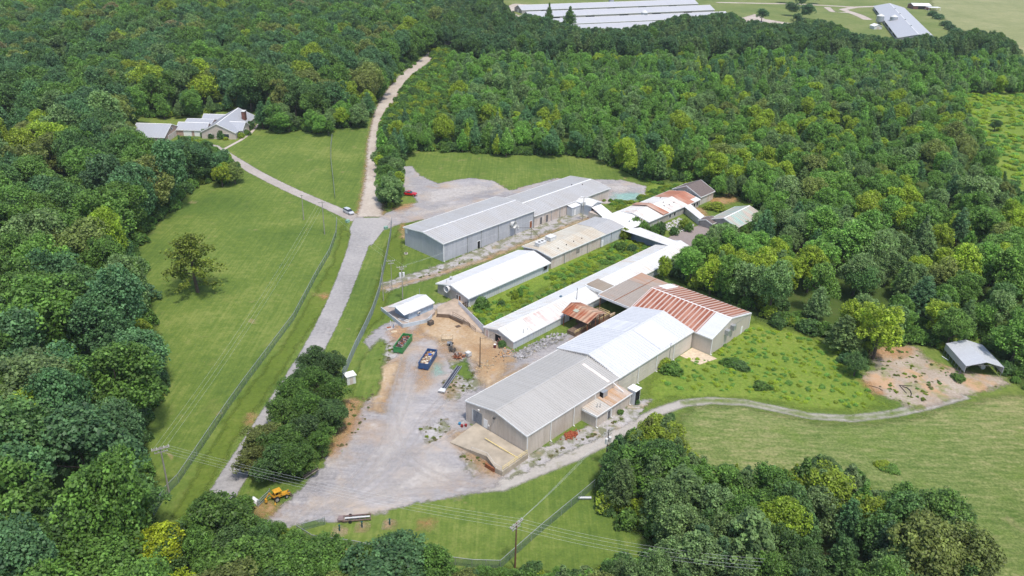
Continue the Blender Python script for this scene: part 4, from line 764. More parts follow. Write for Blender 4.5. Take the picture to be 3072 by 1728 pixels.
def silo(x, y, h, rad, label, group):
    r = empty('feed_silo', (x, y, 0)); tag(r, label, 'silo', group)
    m = MB(); m.tube((0, 0, h*.3), (0, 0, h*.82), rad, n=20)
    for k in range(6): m.tube((0, 0, h*(.32+.08*k)), (0, 0, h*(.33+.08*k)), rad*1.02, n=20)
    m.build('tank', galv, r); m = MB(); m.tube((0, 0, h*.82), (0, 0, h), rad*1.04, rad*.15, n=20); m.build('cone_roof', offw, r)
    m = MB(); m.tube((0, 0, h*.05), (0, 0, h*.3), rad*.15, rad, n=20); m.build('hopper', galv, r)
    for k in range(4): m = MB(); a = math.pi/4+math.pi/2*k; m.tube((rad*math.cos(a), rad*math.sin(a), 0), (rad*math.cos(a), rad*math.sin(a), h*.35), .12, n=5); m.build('leg', galv, r)
silo(86, 814, 9.5, 2.6, 'grey feed silo between the two farthest poultry barns', None); silo(105, 722, 9.5, 2.8, 'grey feed silo between the two nearer poultry barns', None)
silo(312.5, 745, 9, 3.2, 'left feed silo of the pair beside the single barn', 'pair of feed silos'); silo(323, 742, 9, 3.2, 'right feed silo of the pair beside the single barn', 'pair of feed silos')
r = empty('small_shed', (297, 716, 0), .15); tag(r, 'tiny white gabled shed beside the pair of feed silos', 'shed'); gable(r, 0, 7, 0, 7, 2.6, 4.0, ax='b', wm=offw, rm=white, rib=0, seam=0); quad_on(r, 'door', 'y', 0, 2.3, 4.6, 0, 2.1, pale, -.05)
r = empty('farm_shed', (392, 862, 0), .05); tag(r, 'far brown farm shed with white roof at the upper right', 'shed'); gable(r, 0, 18, 0, 12, 3.5, 5.2, wm=plain('barn_red', (.16, .07, .06)), rm=white, rib=0, seam=0); quad_on(r, 'doorway', 'y', 0, 5, 12, 0, 3, dark, -.05)
m = MB(); m.box(12, 24, -8, -1, 2.6, 2.9)
for x, y in ((12.3, -7.6), (23.6, -7.6), (12.3, -1.4), (23.6, -1.4)): m.box(x, x+.3, y, y+.3, 0, 2.6)
m.build('lean_to', white, r)
# ------------------------------------------------------------------ trees
def leaf_mat(name, src):
    m, nt, b = nm(name)
    if src == 'obj': oi = N(nt, 'ShaderNodeObjectInfo'); tint = oi.outputs['Color']
    else: at = N(nt, 'ShaderNodeAttribute', attribute_name='tint', attribute_type='INSTANCER'); tint = at.outputs['Color']
    pf = N(nt, 'ShaderNodeAttribute', attribute_name='puff')
    v = ramp(nt, pf.outputs['Fac'], [(0, .48), (.5, .95), (1, 2.0)])  # random clump tone; bright end paints sunlit highlights into the leaf colour
    c = mix(nt, 1.0, tint, v, 'MULTIPLY'); c2 = mix(nt, math_(nt, 'MULTIPLY', pf.outputs['Fac'], .22), c, (.16, .17, .03))
    nt.links.new(c2, b.inputs['Base Color']); b.inputs['Roughness'].default_value = .55; b.inputs['Specular IOR Level'].default_value = .35
    tl = N(nt, 'ShaderNodeBsdfTranslucent'); nt.links.new(mix(nt, 1.0, c2, (1.1, 1.2, .6), 'MULTIPLY'), tl.inputs[0]); ms = N(nt, 'ShaderNodeMixShader'); ms.inputs[0].default_value = .33
    nt.links.new(b.outputs[0], ms.inputs[1]); nt.links.new(tl.outputs[0], ms.inputs[2]); nt.links.new(ms.outputs[0], nt.nodes['Material Output'].inputs[0])
    return m
LEAF = leaf_mat('leaf', 'obj'); LEAF_I = leaf_mat('woodland_leaf', 'inst'); bark = plain('bark', (.11, .085, .065), .95, var=.3, scale=2)
def unit(v): return v/np.maximum(np.linalg.norm(v, axis=-1, keepdims=True), 1e-9)
def leafmesh(name, puffs, pr, nq, size, seed, blocker=None, elong=1.0, up=.75):
    """puffs: (n,3) centres; each becomes nq small leaf sprays on a ball of radius pr"""
    rg = np.random.default_rng(seed); n = len(puffs); pr = np.broadcast_to(pr, (n,))
    d = unit(rg.normal(size=(n, nq, 3))+np.array([0, 0, .35])); c = puffs[:, None]+d*(pr[:, None, None]*rg.uniform(.55, 1.0, (n, nq, 1)))
    nr = unit(d*.8+rg.normal(size=d.shape)*.55+np.array([0, 0, up])); t = unit(np.cross(nr, rg.normal(size=nr.shape))); b2 = np.cross(nr, t)
    s = size*rg.uniform(.6, 1.25, (n, nq, 1)); t = t*s*.5*elong; b2 = b2*s*.5
    V = np.stack([c-t*1.0, c-b2*.85, c+t*1.05, c+b2*.8], 2).reshape(-1, 3); nf = n*nq
    pv = np.repeat(np.clip(rg.normal(.45, .22, (n, 1)), 0, 1), nq, 1)+rg.normal(0, .10, (n, nq)); pv = np.clip(pv, 0, 1).ravel()
    Fc = np.arange(nf*4).reshape(-1, 4)
    me = bpy.data.meshes.new(name); vv = V.tolist(); ff = Fc.tolist()
    if blocker:
        for (cx, cy, cz, rx, ry, rz) in blocker:
            bm = bmesh.new(); bmesh.ops.create_icosphere(bm, subdivisions=2, radius=1)
            k = len(vv); vv += [[cx+v.co.x*rx*rg.uniform(.85, 1.1), cy+v.co.y*ry*rg.uniform(.85, 1.1), cz+v.co.z*rz] for v in bm.verts]; ff += [[k+v.index for v in f.verts] for f in bm.faces]; bm.free()
    me.from_pydata(vv, [], ff); me.materials.append(LEAF)
    at = me.attributes.new('puff', 'FLOAT', 'FACE'); at.data.foreach_set('value', np.r_[pv, np.full(len(ff)-nf, .3)].astype(np.float32)); me.update(); return me
def broad(seed, R=5.0, Hh=12.0, lobes=17, dense=1.0, flat=.75, base=.30):
    rg = np.random.default_rng(seed); L = []
    cz = Hh*(base+(1-base)*.5); rz = Hh*(1-base)*.5
    while len(L) < lobes:
        d = unit(rg.normal(size=3)+np.array([0, 0, .35])); q = d*np.array([R*.70, R*.70, rz*.70])*rg.uniform(.55, 1.12); L.append((q+[0, 0, cz], R*rg.uniform(.20, .47)))
    pts, prr = [], []
    for c, r in L:
        k = int(40*dense*(r/(R*.4))**2); dd = unit(rg.normal(size=(k, 3))+np.array([0, 0, .45])); pts.append(c+dd*r*np.array([1, 1, flat])); prr += [R*rg.uniform(.10, .17) for _ in range(k)]
    pts = np.concatenate(pts); prr = np.array(prr)
    return leafmesh('crown', pts, prr, 18, R*.078, seed)
def pine(seed, R=3.4, Hh=14.0):
    rg = np.random.default_rng(seed); pts, pr = [], []
    zz = Hh*.28
    while zz < Hh*.97:
        t = (zz-Hh*.28)/(Hh*.72); rad = R*(1-t**1.7)*rg.uniform(.8, 1.08)+.25; k = max(3, int(2+rad*3.4)); a0 = rg.uniform(0, 6.28)
        for i in range(k):
            a = a0+6.283*i/k+rg.uniform(-.2, .2); rr = rad*rg.uniform(.75, 1.1)
            for f in ((1.0, .78, .52) if rr > 1.4 else (1.0, .5)): pts.append((math.cos(a)*rr*f, math.sin(a)*rr*f, zz-rr*f*.12+rg.uniform(-.25, .25))); pr.append(.42+.16*rg.random())
        zz += rg.uniform(.55, .85)
    return leafmesh('crown', np.array(pts), np.array(pr), 20, .30, seed, [(0, 0, Hh*.54, R*.36, R*.36, Hh*.28)], elong=1.5)
def poplar(seed, R=2.9, Hh=11.0):
    rg = np.random.default_rng(seed); pts, pr = [], []
    for i in range(200):
        t = rg.random()**.9; z = Hh*(.16+.84*t); prof = math.sin(min(1, t*1.05+.12)*math.pi)**.65*(1-.35*t); a = rg.uniform(0, 6.283); rr = R*prof*rg.uniform(.72, 1.1)
        a += .5*math.sin(z*2); pts.append((math.cos(a)*rr, math.sin(a)*rr, z)); pr.append(R*rg.uniform(.15, .24))
    return leafmesh('crown', np.array(pts), np.array(pr), 13, .42, seed, [(0, 0, Hh*.5, R*.6, R*.6, Hh*.32)])
def bush(seed, R=2.2, Hh=3.0):
    rg = np.random.default_rng(seed); pts, pr = [], []
    for i in range(120):
        d = unit(rg.normal(size=3)); d[2] = abs(d[2]); s = 1+.25*math.sin(3*math.atan2(d[1], d[0])+seed); pts.append((d[0]*R*.85*s, d[1]*R*.85*s, Hh*.12+d[2]*Hh*.75)); pr.append(.3+.2*rg.random())
    return leafmesh('crown', np.array(pts), np.array(pr), 12, .36, seed, [(0, 0, Hh*.4, R*.7, R*.7, Hh*.42)])
PROTO = {'broadleaf_tree': [(broad(s, base=b, lobes=l, Hh=h), h, 5.0) for s, b, l, h in ((1, .14, 26, 12), (2, .18, 30, 11), (3, .1, 22, 12.5), (4, .2, 32, 10.5), (5, .12, 24, 13), (6, .16, 27, 11.5), (7, .12, 13, 12), (8, .2, 15, 10.5), (9, .1, 36, 13.5))],
         'pine_tree': [(pine(s, R=r), 14.0, r) for s, r in ((11, 3.3), (12, 3.8), (13, 3.0))],
         'poplar_tree': [(poplar(s, R=r), 11.0, r) for s, r in ((21, 2.7), (22, 3.1), (23, 2.4))],
         'bush': [(bush(s), 3.0, 2.2) for s in (31, 32, 33)]}
def trunkmesh(Hh, R, seed, kind):
    rg = random.Random(seed); m = MB(); top = Hh*(.95 if kind == 'pine_tree' else .7); r0 = .028*Hh if kind != 'bush' else .06
    m.tube((0, 0, -.2), (0, 0, top*.45), r0, r0*.72, 7); m.tube((0, 0, top*.45), (rg.uniform(-.2, .2), rg.uniform(-.2, .2), top), r0*.72, r0*.15, 7)
    for i in range(5 if kind != 'bush' else 3):
        a = rg.uniform(0, 6.28); z = top*rg.uniform(.35, .7); m.tube((0, 0, z), (math.cos(a)*R*.55, math.sin(a)*R*.55, z+R*.4), r0*.4, r0*.1, 5)
    me_o = m.build('trunk', bark); me = me_o.data; bpy.data.objects.remove(me_o); return me
TRUNK = {k: [trunkmesh(h, r, i+5, k) for i, (me, h, r) in enumerate(v)] for k, v in PROTO.items()}
TINTS = {'dark green': (.074, .160, .044), 'blue-green': (.074, .170, .068), 'mid green': (.100, .205, .036), 'olive': (.165, .210, .052), 'yellow-green': (.225, .310, .026),
         'bright green': (.130, .265, .046), 'grey-green': (.138, .225, .078), 'lime': (.290, .370, .016), 'brownish': (.210, .190, .090)}
WF = {'left wood': 1.12, 'young wood': 1.35, 'right wood': 1.28, 'grove below the hay field': .95, 'roadside scrub': 1.1, 'far tree belt': 1.0, 'grove at the bottom left': .85, 'roadside clump beside the yard': .75}
TREES = []   # dict(kind, proto, x, y, h, r, rz, tint, wood)
def add_tree(kind, x, y, h, r, tint, wood, label=None, group=None):
    pi = int(RNG.integers(len(PROTO[kind]))); TREES.append(dict(kind=kind, p=pi, x=x, y=y, h=h, r=r, rz=RNG.uniform(0, 6.28), tint=tint, wood=wood, label=label, group=group)); return TREES[-1]
def vn(x, y, s):   # smooth value noise 0..1 for clustering kinds and colours
    xi, yi = math.floor(x/s), math.floor(y/s); fx, fy = x/s-xi, y/s-yi; fx = fx*fx*(3-2*fx); fy = fy*fy*(3-2*fy)
    hsh = lambda a, b: (math.sin(a*127.1+b*311.7+s)*43758.5453) % 1.0
    return (hsh(xi, yi)*(1-fx)+hsh(xi+1, yi)*fx)*(1-fy)+(hsh(xi, yi+1)*(1-fx)+hsh(xi+1, yi+1)*fx)*fy
def pick(ws, u):
    s = sum(w for _, w in ws); a = 0
    for k, w in ws:
        a += w/s
        if u <= a: return k
    return ws[-1][0]
LEFT_W = np.array([(-900, -90), (1175, -90), (1110, 60), (1100, 126), (1000, 190), (926, 290), (760, 330), (600, 270), (430, 290), (330, 300), (420, 420), (600, 430), (560, 470), (430, 600), (440, 960), (400, 1200), (440, 1300), (400, 1700), (350, 2600), (-900, 2600)], float)
REG = {  # kinds, heights, spacing, colours
 'left': ([('broadleaf_tree', .88), ('pine_tree', .07), ('poplar_tree', .05)], (16, 23), 9.2, [('dark green', 3), ('blue-green', 3), ('mid green', 2.2), ('olive', 1.2), ('grey-green', 1), ('yellow-green', .7), ('bright green', 1.0), ('brownish', .15)], 'left wood'),
 'top': ([('pine_tree', .55), ('broadleaf_tree', .45)], (13, 19), 7.0, [('blue-green', 4), ('dark green', 3), ('mid green', 1.5), ('grey-green', 1)], 'far tree belt'),
 'young': ([('broadleaf_tree', .5), ('poplar_tree', .28), ('pine_tree', .22)], (5.5, 15), 6.0, [('mid green', 3), ('bright green', 3), ('grey-green', 2), ('blue-green', 1.5), ('yellow-green', 1), ('dark green', .7)], 'young wood'),
 'scrub': ([('bush', .9), ('poplar_tree', .1)], (2.2, 4.5), 4.5, [('bright green', 3), ('yellow-green', 1.5), ('mid green', 2)], 'roadside scrub'),
 'right': ([('broadleaf_tree', .68), ('pine_tree', .18), ('poplar_tree', .14)], (7.0, 17), 7.0, [('mid green', 3), ('yellow-green', 2.2), ('bright green', 2.5), ('grey-green', 2), ('olive', 1), ('dark green', 1)], 'right wood'),
 'lower': ([('broadleaf_tree', .5), ('pine_tree', .28), ('poplar_tree', .22)], (9, 12.5), 4.8, [('mid green', 2.5), ('yellow-green', 1.3), ('grey-green', 2), ('dark green', 1.6), ('bright green', .8), ('olive', 1)], 'grove below the hay field'),
 'bottom': ([('broadleaf_tree', .9), ('pine_tree', .1)], (8, 11), 6.2, [('dark green', 2), ('mid green', 3), ('olive', 1), ('blue-green', 1)], 'grove at the bottom')}
def blocked_many(x, y, h, r, tol=8.0):
    out = np.zeros(len(x), bool)
    for sx, z in ((0, 0.0), (0, .97), (0, .5), (-.85, .35), (-.85, .62), (.85, .35), (.85, .62)):
        px, _ = proj(np.stack([x+CX[0]*sx*r, y+CX[1]*sx*r, h*z], 1))
        for c in CLEARP:
            k = ~out & (px[:, 0] > c[:, 0].min()) & (px[:, 0] < c[:, 0].max()) & (px[:, 1] > c[:, 1].min()) & (px[:, 1] < c[:, 1].max())
            if k.any(): out[k] |= sdist(px[k], c) > tol
    return out
def fill():
    sp = 4.2; ys = np.arange(70, 1500, sp); xs = np.arange(-900, 1000, sp)
    Xg, Yg = np.meshgrid(xs, ys); Xg[1::2] += sp/2; P = np.stack([Xg.ravel(), Yg.ravel()], 1)+RNG.uniform(-.45, .45, (Xg.size, 2))*sp
    px, _ = proj(np.c_[P, np.zeros(len(P))]); D = px/K
    k = (D[:, 0] > -330) & (D[:, 0] < 2906) & (D[:, 1] > -75) & (D[:, 1] < 1780); P, D = P[k], D[k]
    # woods only: drop open ground first
    op = np.zeros(len(P), bool)
    for c in CLEARP: op |= sdist(D*K, c) > 8
    P, D = P[~op], D[~op]
    left = sdist(D, LEFT_W) > 0; items = []
    for (x, y), (X, Y), lf in zip(P, D, left):
        rg = 'left' if lf else ('lower' if y_low(X, Y) else ('bottom' if Y > 1180 and X <= 1350 else ('scrub' if 955 < X < 1140 and 128 < Y < 330 else ('top' if Y < 165 else ('young' if (X < 1720 and Y < 420) or Y < 270 else 'right')))))
        kinds, hr, s, cols, wood = REG[rg]
        if RNG.random() > (sp/s)**2*1.25: continue
        vk = vn(x, y, 45)*.6+RNG.random()*.4; kind = pick(kinds, vn(x+500, y, 30)*.35+RNG.random()*.65); h = hr[0]+(hr[1]-hr[0])*(.6*RNG.random()+.4*vn(x, y, 25))
        if rg == 'right' and Y < 520: h *= .85
        col = pick(cols, (vk*1.35-.17) % 1.0 if RNG.random() < .6 else RNG.random())
        if kind == 'pine_tree': col = pick([('grey-green', 3), ('blue-green', 1.5), ('dark green', 1), (col, .8)], RNG.random())
        if kind == 'poplar_tree' and col in ('brownish', 'olive'): col = 'bright green'
        rr = {'broadleaf_tree': .36, 'pine_tree': .25, 'poplar_tree': .25, 'bush': .7}[kind]*h*RNG.uniform(.9, 1.15); items.append([kind, x, y, h, rr, col, wood])
    A = np.array([i[1:5] for i in items]); best = np.zeros(len(A))
    for k in (.3, .45, .6, .8, 1.0):
        ok = ~blocked_many(A[:, 0], A[:, 1], A[:, 2]*k, A[:, 3]*k); best[ok] = np.maximum(best[ok], k)
    grid = {}
    for it, k in zip(items, best):
        if k == 0: continue
        kind, x, y, h, rr, col, wood = it
        if k < .4: kind = 'bush'; rr = .8*h
        R = rr*k*.78; ci, cj = int(x//6), int(y//6); ok = True
        for a in range(-2, 3):
            for b in range(-2, 3):
                for (tx, ty, tr) in grid.get((ci+a, cj+b), ()):
                    if (tx-x)**2+(ty-y)**2 < (.58*(tr+R))**2: ok = False
        if not ok: continue
        grid.setdefault((ci, cj), []).append((x, y, R)); add_tree(kind, x, y, h*k, rr*k, col, wood)
def y_low(X, Y): return Y > 1000 and X > 1350
fill()
UNDER = []
def understory():
    sp = 2.6; xs = np.arange(-420, 420, sp); ys = np.arange(80, 640, sp); Xg, Yg = np.meshgrid(xs, ys); P = np.stack([Xg.ravel(), Yg.ravel()], 1)+RNG.uniform(-1.2, 1.2, (Xg.size, 2))
    d = np.max([sdist(P, c) for c in CLEARW], 0); k = (d < -.3) & (d > -9); P = P[k]; px, _ = proj(np.c_[P, np.zeros(len(P))]); k = (px[:, 0] > -300) & (px[:, 0] < 3372) & (px[:, 1] < 2100); P = P[k]
    h = RNG.uniform(1.6, 4.2, len(P)); b = blocked_many(P[:, 0], P[:, 1], h, h*.7, 6); P, h = P[~b], h[~b]
    for (x, y), hh in zip(P, h):
        if RNG.random() < .75: UNDER.append(dict(kind='bush', p=int(RNG.integers(3)), x=x, y=y, h=hh, r=hh*RNG.uniform(.6, .8), rz=RNG.uniform(0, 6.28), tint=pick([('mid green', 3), ('bright green', 2), ('dark green', 2), ('yellow-green', 1)], RNG.random()), wood='x', px=(0, 0)))
understory()
def mt(kind, X, Y, h, r, tint, label, group=None, px=False):
    q = G(X, Y) if px else GD(X, Y); return add_tree(kind, q[0], q[1], h, r, tint, 'x', label, group)
# row of round dense trees beside the dirt road
for i, (X, Y, h, r) in enumerate(((984, 519, 8.2, 4.4), (978, 487, 7.5, 4.2), (976, 462, 7, 4), (981, 438, 7.2, 4.2), (978, 414, 7, 4.3), (992, 396, 8, 4.6), (974, 378, 7.5, 4.6), (1000, 366, 8, 4.8), (978, 350, 8, 4.6), (985, 330, 7, 4.4))):
    mt('broadleaf_tree', X, Y, h, r, 'mid green' if i % 3 else 'dark green', ('rounded dense tree at the junction end of the row beside the dirt road' if i == 0 else '%s tree up the row beside the dirt road, counted from the junction' % ['', 'second', 'third', 'fourth', 'fifth', 'sixth', 'seventh', 'eighth', 'ninth', 'tenth'][i]), 'row of trees beside the dirt road')
# trees between road and yard
for i, (X, Y, h, r, c) in enumerate(((838, 965, 8, 3.6, 'dark green'), (790, 945, 6.8, 3.2, 'dark green'), (758, 985, 6.5, 3.2, 'dark green'), (848, 1022, 7, 3.6, 'mid green'), (800, 1010, 8.5, 3.8, 'mid green'), (738, 1035, 7.5, 3.6, 'mid green'), (780, 1075, 8, 4, 'mid green'), (835, 1090, 7.5, 3.6, 'dark green'),
        (716, 1090, 7.5, 3.7, 'mid green'), (770, 1135, 8, 4, 'dark green'), (812, 1150, 7, 3.2, 'mid green'), (668, 1150, 7, 3.4, 'olive'), (715, 1160, 8, 3.8, 'mid green'), (640, 1195, 6, 3.0, 'olive'), (690, 1212, 7, 3.4, 'dark green'), (745, 1200, 7.5, 3.6, 'mid green'), (770, 1195, 6, 2.8, 'mid green'))):
    mt('broadleaf_tree', X, Y, h, r, c, None).update(wood='roadside clump beside the yard')
# bottom left grove
for (X, Y, h, r, c) in ((565, 1415, 13, 6.6, 'mid green'), (630, 1425, 9, 4.2, 'mid green'), (620, 1520, 11, 5.6, 'mid green'), (575, 1600, 12, 6, 'olive'), (740, 1500, 9, 5.0, 'mid green'), (815, 1500, 9.5, 5.2, 'mid green'), (700, 1580, 9, 5.4, 'dark green'),
        (985, 1530, 11, 7.2, 'blue-green'), (905, 1540, 7.5, 4.4, 'mid green'), (1070, 1560, 8.5, 4.6, 'blue-green')):
    mt('broadleaf_tree', X, Y, h, r, c, None).update(wood='grove at the bottom left')
for (k, X, Y, h, r, c) in (('broadleaf_tree', 2290, 1500, 14, 6.8, 'olive'), ('broadleaf_tree', 2385, 1490, 13, 6.2, 'olive'), ('broadleaf_tree', 2340, 1410, 13, 6.0, 'mid green'), ('broadleaf_tree', 2230, 1420, 13, 6.0, 'dark green'), ('broadleaf_tree', 2065, 1320, 12, 6.2, 'yellow-green'), ('pine_tree', 1865, 1470, 15, 6.2, 'grey-green'), ('broadleaf_tree', 1620, 1250, 12, 5.6, 'mid green'), ('broadleaf_tree', 1650, 1180, 11, 4.8, 'yellow-green'), ('broadleaf_tree', 1560, 1235, 9, 4.2, 'dark green'), ('pine_tree', 1700, 1330, 13, 5.0, 'grey-green'), ('broadleaf_tree', 1810, 1300, 11, 4.8, 'mid green'), ('broadleaf_tree', 1950, 1290, 9, 4.4, 'yellow-green')):
    mt(k, X, Y, h, r, c, None).update(wood='grove below the hay field')
mt('broadleaf_tree', 412, 1450, 10.5, 5.2, 'lime', 'vivid lime green tree at the bottom end of the left lawn'); mt('broadleaf_tree', 355, 1530, 9, 4.4, 'lime', 'vivid lime green tree at the bottom frame edge, left of the other lime ones'); mt('broadleaf_tree', 450, 1570, 10, 4.6, 'lime', 'lime green tree cut by the bottom frame edge')
for (X, Y, h, r, c) in ((300, 1420, 14, 5.6, 'dark green'), (250, 1510, 15, 6.5, 'mid green'), (338, 1350, 13, 5.2, 'dark green'), (240, 1440, 16, 6.6, 'blue-green'), (180, 1530, 16, 6.8, 'dark green'), (90, 1560, 16, 7, 'mid green'), (20, 1500, 16, 7, 'dark green'), (300, 1610, 14, 6.5, 'mid green')): mt('broadleaf_tree', X, Y, h, r, c, None).update(wood='left wood')
mt('bush', 722, 1370, 3.0, 2.2, 'lime', 'bright lime bush beside the fence corner by the yard entrance'); mt('bush', 742, 1395, 2.6, 2.4, 'lime', 'bright lime bush just below the fence corner by the yard entrance')
mt('broadleaf_tree', 1220, 1475, 3.6, 2.0, 'mid green', 'small round tree at the bottom edge by the power pole'); mt('broadleaf_tree', 1290, 1480, 3.2, 1.9, 'mid green', 'smaller tree right of the bottom power pole foot'); mt('broadleaf_tree', 1520, 1490, 4, 2.2, 'blue-green', 'dark rounded treetop at the bottom edge right of centre')
mt('broadleaf_tree', 1675, 1480, 5, 3.4, 'lime', 'lime green tree at the bottom edge left of the lower grove')
# around the house and the lawn
mt('broadleaf_tree', 490, 462, 15, 5.0, 'dark green', 'tall dark tree in front of the house, right of the garage'); mt('broadleaf_tree', 440, 470, 13, 4.6, 'mid green', 'broad green tree in front of the detached garage')
mt('broadleaf_tree', 560, 470, 9, 4.2, 'yellow-green', 'sunny green tree left of the driveway bend'); mt('broadleaf_tree', 592, 462, 8, 3.8, 'olive', 'olive tree touching the driveway below the house')
mt('broadleaf_tree', 690, 330, 12, 5.5, 'mid green', 'rounded tree right of the house at the lawn top'); mt('broadleaf_tree', 728, 332, 9, 4.8, 'grey-green', 'lower grey-green tree beside the rounded one right of the house')
mt('broadleaf_tree', 788, 318, 17, 7, 'mid green', 'big full tree at the top of the lawn left of the white fence'); mt('broadleaf_tree', 826, 340, 7, 3.4, 'mid green', 'small tree at the upper end of the lawn fence')
for i, (x, y, h, r, c, l) in enumerate(((637, 415, 2.6, 1.6, 'dark green', 'dark shrub under the house front window'), (614, 410, 3.6, 2.0, 'dark green', 'pair-topped dark shrub by the house garage corner'), (665, 417, 4.2, 1.7, 'dark green', 'tall cone shrub at the centre of the house front'),
        (722, 413, 2.4, 1.8, 'yellow-green', 'yellowish shrub by the house right gable, lower'), (738, 405, 2.4, 2.0, 'mid green', 'green shrub by the house right gable, upper'), (752, 388, 4.0, 2.2, 'dark green', 'dark shrub at the far right wall of the house'), (678, 420, 1.4, 1.2, 'lime', 'tiny lime shrub below the front windows'))):
    mt('bush', x, y, h, r, c, l, None, True)
# right side singles
mt('broadleaf_tree', 2148, 945, 5.6, 2.9, 'dark green', 'dark cedar-like bushy tree at the left edge of the carport lot'); mt('bush', 2125, 912, 2.6, 2.0, 'blue-green', 'blue-green shrub behind the dark tree by the carport lot')
mt('pine_tree', 2115, 885, 10, 3.6, 'grey-green', 'pale pine with bare lower trunk standing at the wood edge above the grassy slope')
mt('broadleaf_tree', 2500, 330, 6, 3.0, 'dark green', 'lone small tree in the rough field at the right edge')
mt('broadleaf_tree', 1915, 55, 12, 6, 'blue-green', 'dark round tree standing alone by the poultry barns')
mt('poplar_tree', 1380, 72, 19, 3.0, 'mid green', 'tall thin tree rising before the poultry barns'); mt('poplar_tree', 1432, 78, 18, 5.5, 'mid green', 'broader tall tree rising before the poultry barns')
for i, (X, Y) in enumerate(((1990, 40), (2015, 20), (2030, 48), (2050, 10), (2000, 75), (1975, 8), (1950, -4))): mt('broadleaf_tree', X, Y, 13, 6.5, 'blue-green', None).update(wood='grove by the farm drive')
for i, (X, Y, h, r, l) in enumerate(((1210, 775, 3.4, 2.2, 'large-leaved round green shrub beside the white fan shed corner'), (1262, 770, 1.8, 1.1, 'small round shrub at the side of the white fan shed'), (1295, 752, 3.0, .95, 'left of two thin evergreens against the white fan shed'), (1308, 748, 3.2, .95, 'right of two thin evergreens against the white fan shed'),
        (1560, 630, 3.0, 2.0, 'leafy shrub in the weedy court near the cream building end'), (1590, 632, 2.4, 1.8, 'shrub in the weedy court nearest the blue wall passage'), (1572, 600, 3.8, 1.9, 'dark tall shrub between the cream building and the passage'),
        (1618, 590, 5.0, 2.3, 'tall shrub growing between the passage and the tin barn'), (1645, 596, 4.4, 2.0, 'yellowish sapling in the rocky court'), (1660, 590, 4.6, 2.2, 'dense shrub in the middle of the rocky court'), (1720, 575, 3.6, 1.7, 'shrub against the slanting passage'), (1733, 582, 3.2, 1.4, 'small shrub at the foot of the slanting passage'), (1598, 575, 4.2, 2.2, 'round leafy tree beside the low tin shed'),
        (1695, 590, 2.8, 1.6, 'low shrub among the white stones of the rocky court'), (1668, 925, 2.6, 2.2, 'dark shrub clump at the wall of the white roofed warehouse'), (1690, 935, 2.4, 2.6, 'wide shrub clump under the utility pole by the warehouse wall'), (1840, 918, 1.8, 2.2, 'low bush on the grassy slope near the sandy corner'), (1860, 925, 1.6, 2.2, 'low bush on the grassy slope, right of the first'),
        (1845, 815, 1.8, .9, 'small bush against the cream end wall'), (1600, 985, 1.8, .8, 'thin young shrub by the warehouse side wall'), (1915, 975, 1.3, 2.2, 'low scrub patch in the middle of the slope'), (1262, 872, 1.8, .9, 'bush beside the open door of the long white shed'), (2220, 1172, .9, 1.8, 'weed clump in the hay field, left part'), (2240, 1182, .8, 1.8, 'weed clump in the hay field, right part'),
        (1560, 1040, .9, .8, 'small bush at the annex wall'), (1600, 1015, 1.2, .9, 'weeds at the foot of the white booth'), (1800, 525, 2.2, 3.4, 'green bush mound on the orange clay by the shingled shed'), (1795, 620, 3.5, 2, 'shrub by the brown hut'), (2410, 955, 1.4, 1.6, 'weeds beside the carport left wall'), (2530, 935, 2.6, 2.4, 'bush right of the carport'))):
    mt('bush', X, Y, h, r, ['mid green', 'bright green', 'yellow-green', 'dark green'][(i*7) % 4], l)
hz = [(1300+i*38, 772-i*19) for i in range(0)]
for X, Y in ((2425, 130), (2380, 66), (2390, 75), (2360, 48), (2345, 40), (2405, 85), (2440, 92)): mt('bush', X, Y, 5, 5, 'blue-green', None).update(wood='hedge by the pasture')
# choose the individuals
P3 = np.array([[t['x'], t['y'], t['h']*.6] for t in TREES]); PX, DD = proj(P3)
for t, p, d in zip(TREES, PX, DD): t['px'] = p; t['size'] = t['r']*F_PX/d; t['in'] = (-10 < p[0] < 3082 and -10 < p[1] < 1738)
LAND = [('lone lawn tree', 590, 800), ('house', 655, 385), ('garage', 475, 395), ('road junction', 1100, 640), ('silver car', 1045, 640), ('top of the dirt road', 1300, 160), ('poultry barns', 1850, 60), ('poultry barn with silos', 2700, 80), ('rough field', 2950, 330), ('far brown farm shed', 2740, 20),
        ('shingled shed', 2090, 560), ('teal roof', 2210, 640), ('striped warehouse', 2150, 900), ('white carport', 2920, 1070), ('dark tree by the carport lot', 2560, 1110), ('hay field', 2400, 1300), ('warehouse annex', 1830, 1230), ('bottom power pole', 1547, 1640), ('left power pole', 490, 1410), ('yellow backhoe', 845, 1495),
        ('yard entrance fence', 930, 1600), ('green dumpster', 1210, 1030), ('north gravel lot', 1400, 540), ('upper left corner', 0, 0), ('lower left corner', 0, 1728), ('left edge middle', 0, 860), ('lower right corner', 3072, 1728), ('right edge middle', 3072, 800), ('upper frame edge', 800, 0), ('north lawn', 1700, 480), ('long white shed', 2050, 740), ('wooded ridge left of the house', 200, 380), ('left lawn edge', 470, 1000)]
LP = np.array([(a, b) for _, a, b in LAND], float)
ORD = ['nearest', 'second nearest', 'third nearest', 'fourth nearest', 'fifth nearest', 'sixth nearest', 'seventh nearest', 'eighth nearest', 'ninth nearest', 'tenth nearest']+['%dth nearest' % i for i in range(11, 80)]
LIM = {'broadleaf_tree': 300, 'pine_tree': 240, 'poplar_tree': 240, 'bush': 200}
SHAPE = {'broadleaf_tree': 'round-crowned', 'pine_tree': 'pine', 'poplar_tree': 'slender', 'bush': 'bushy'}
ind = []; rest = []
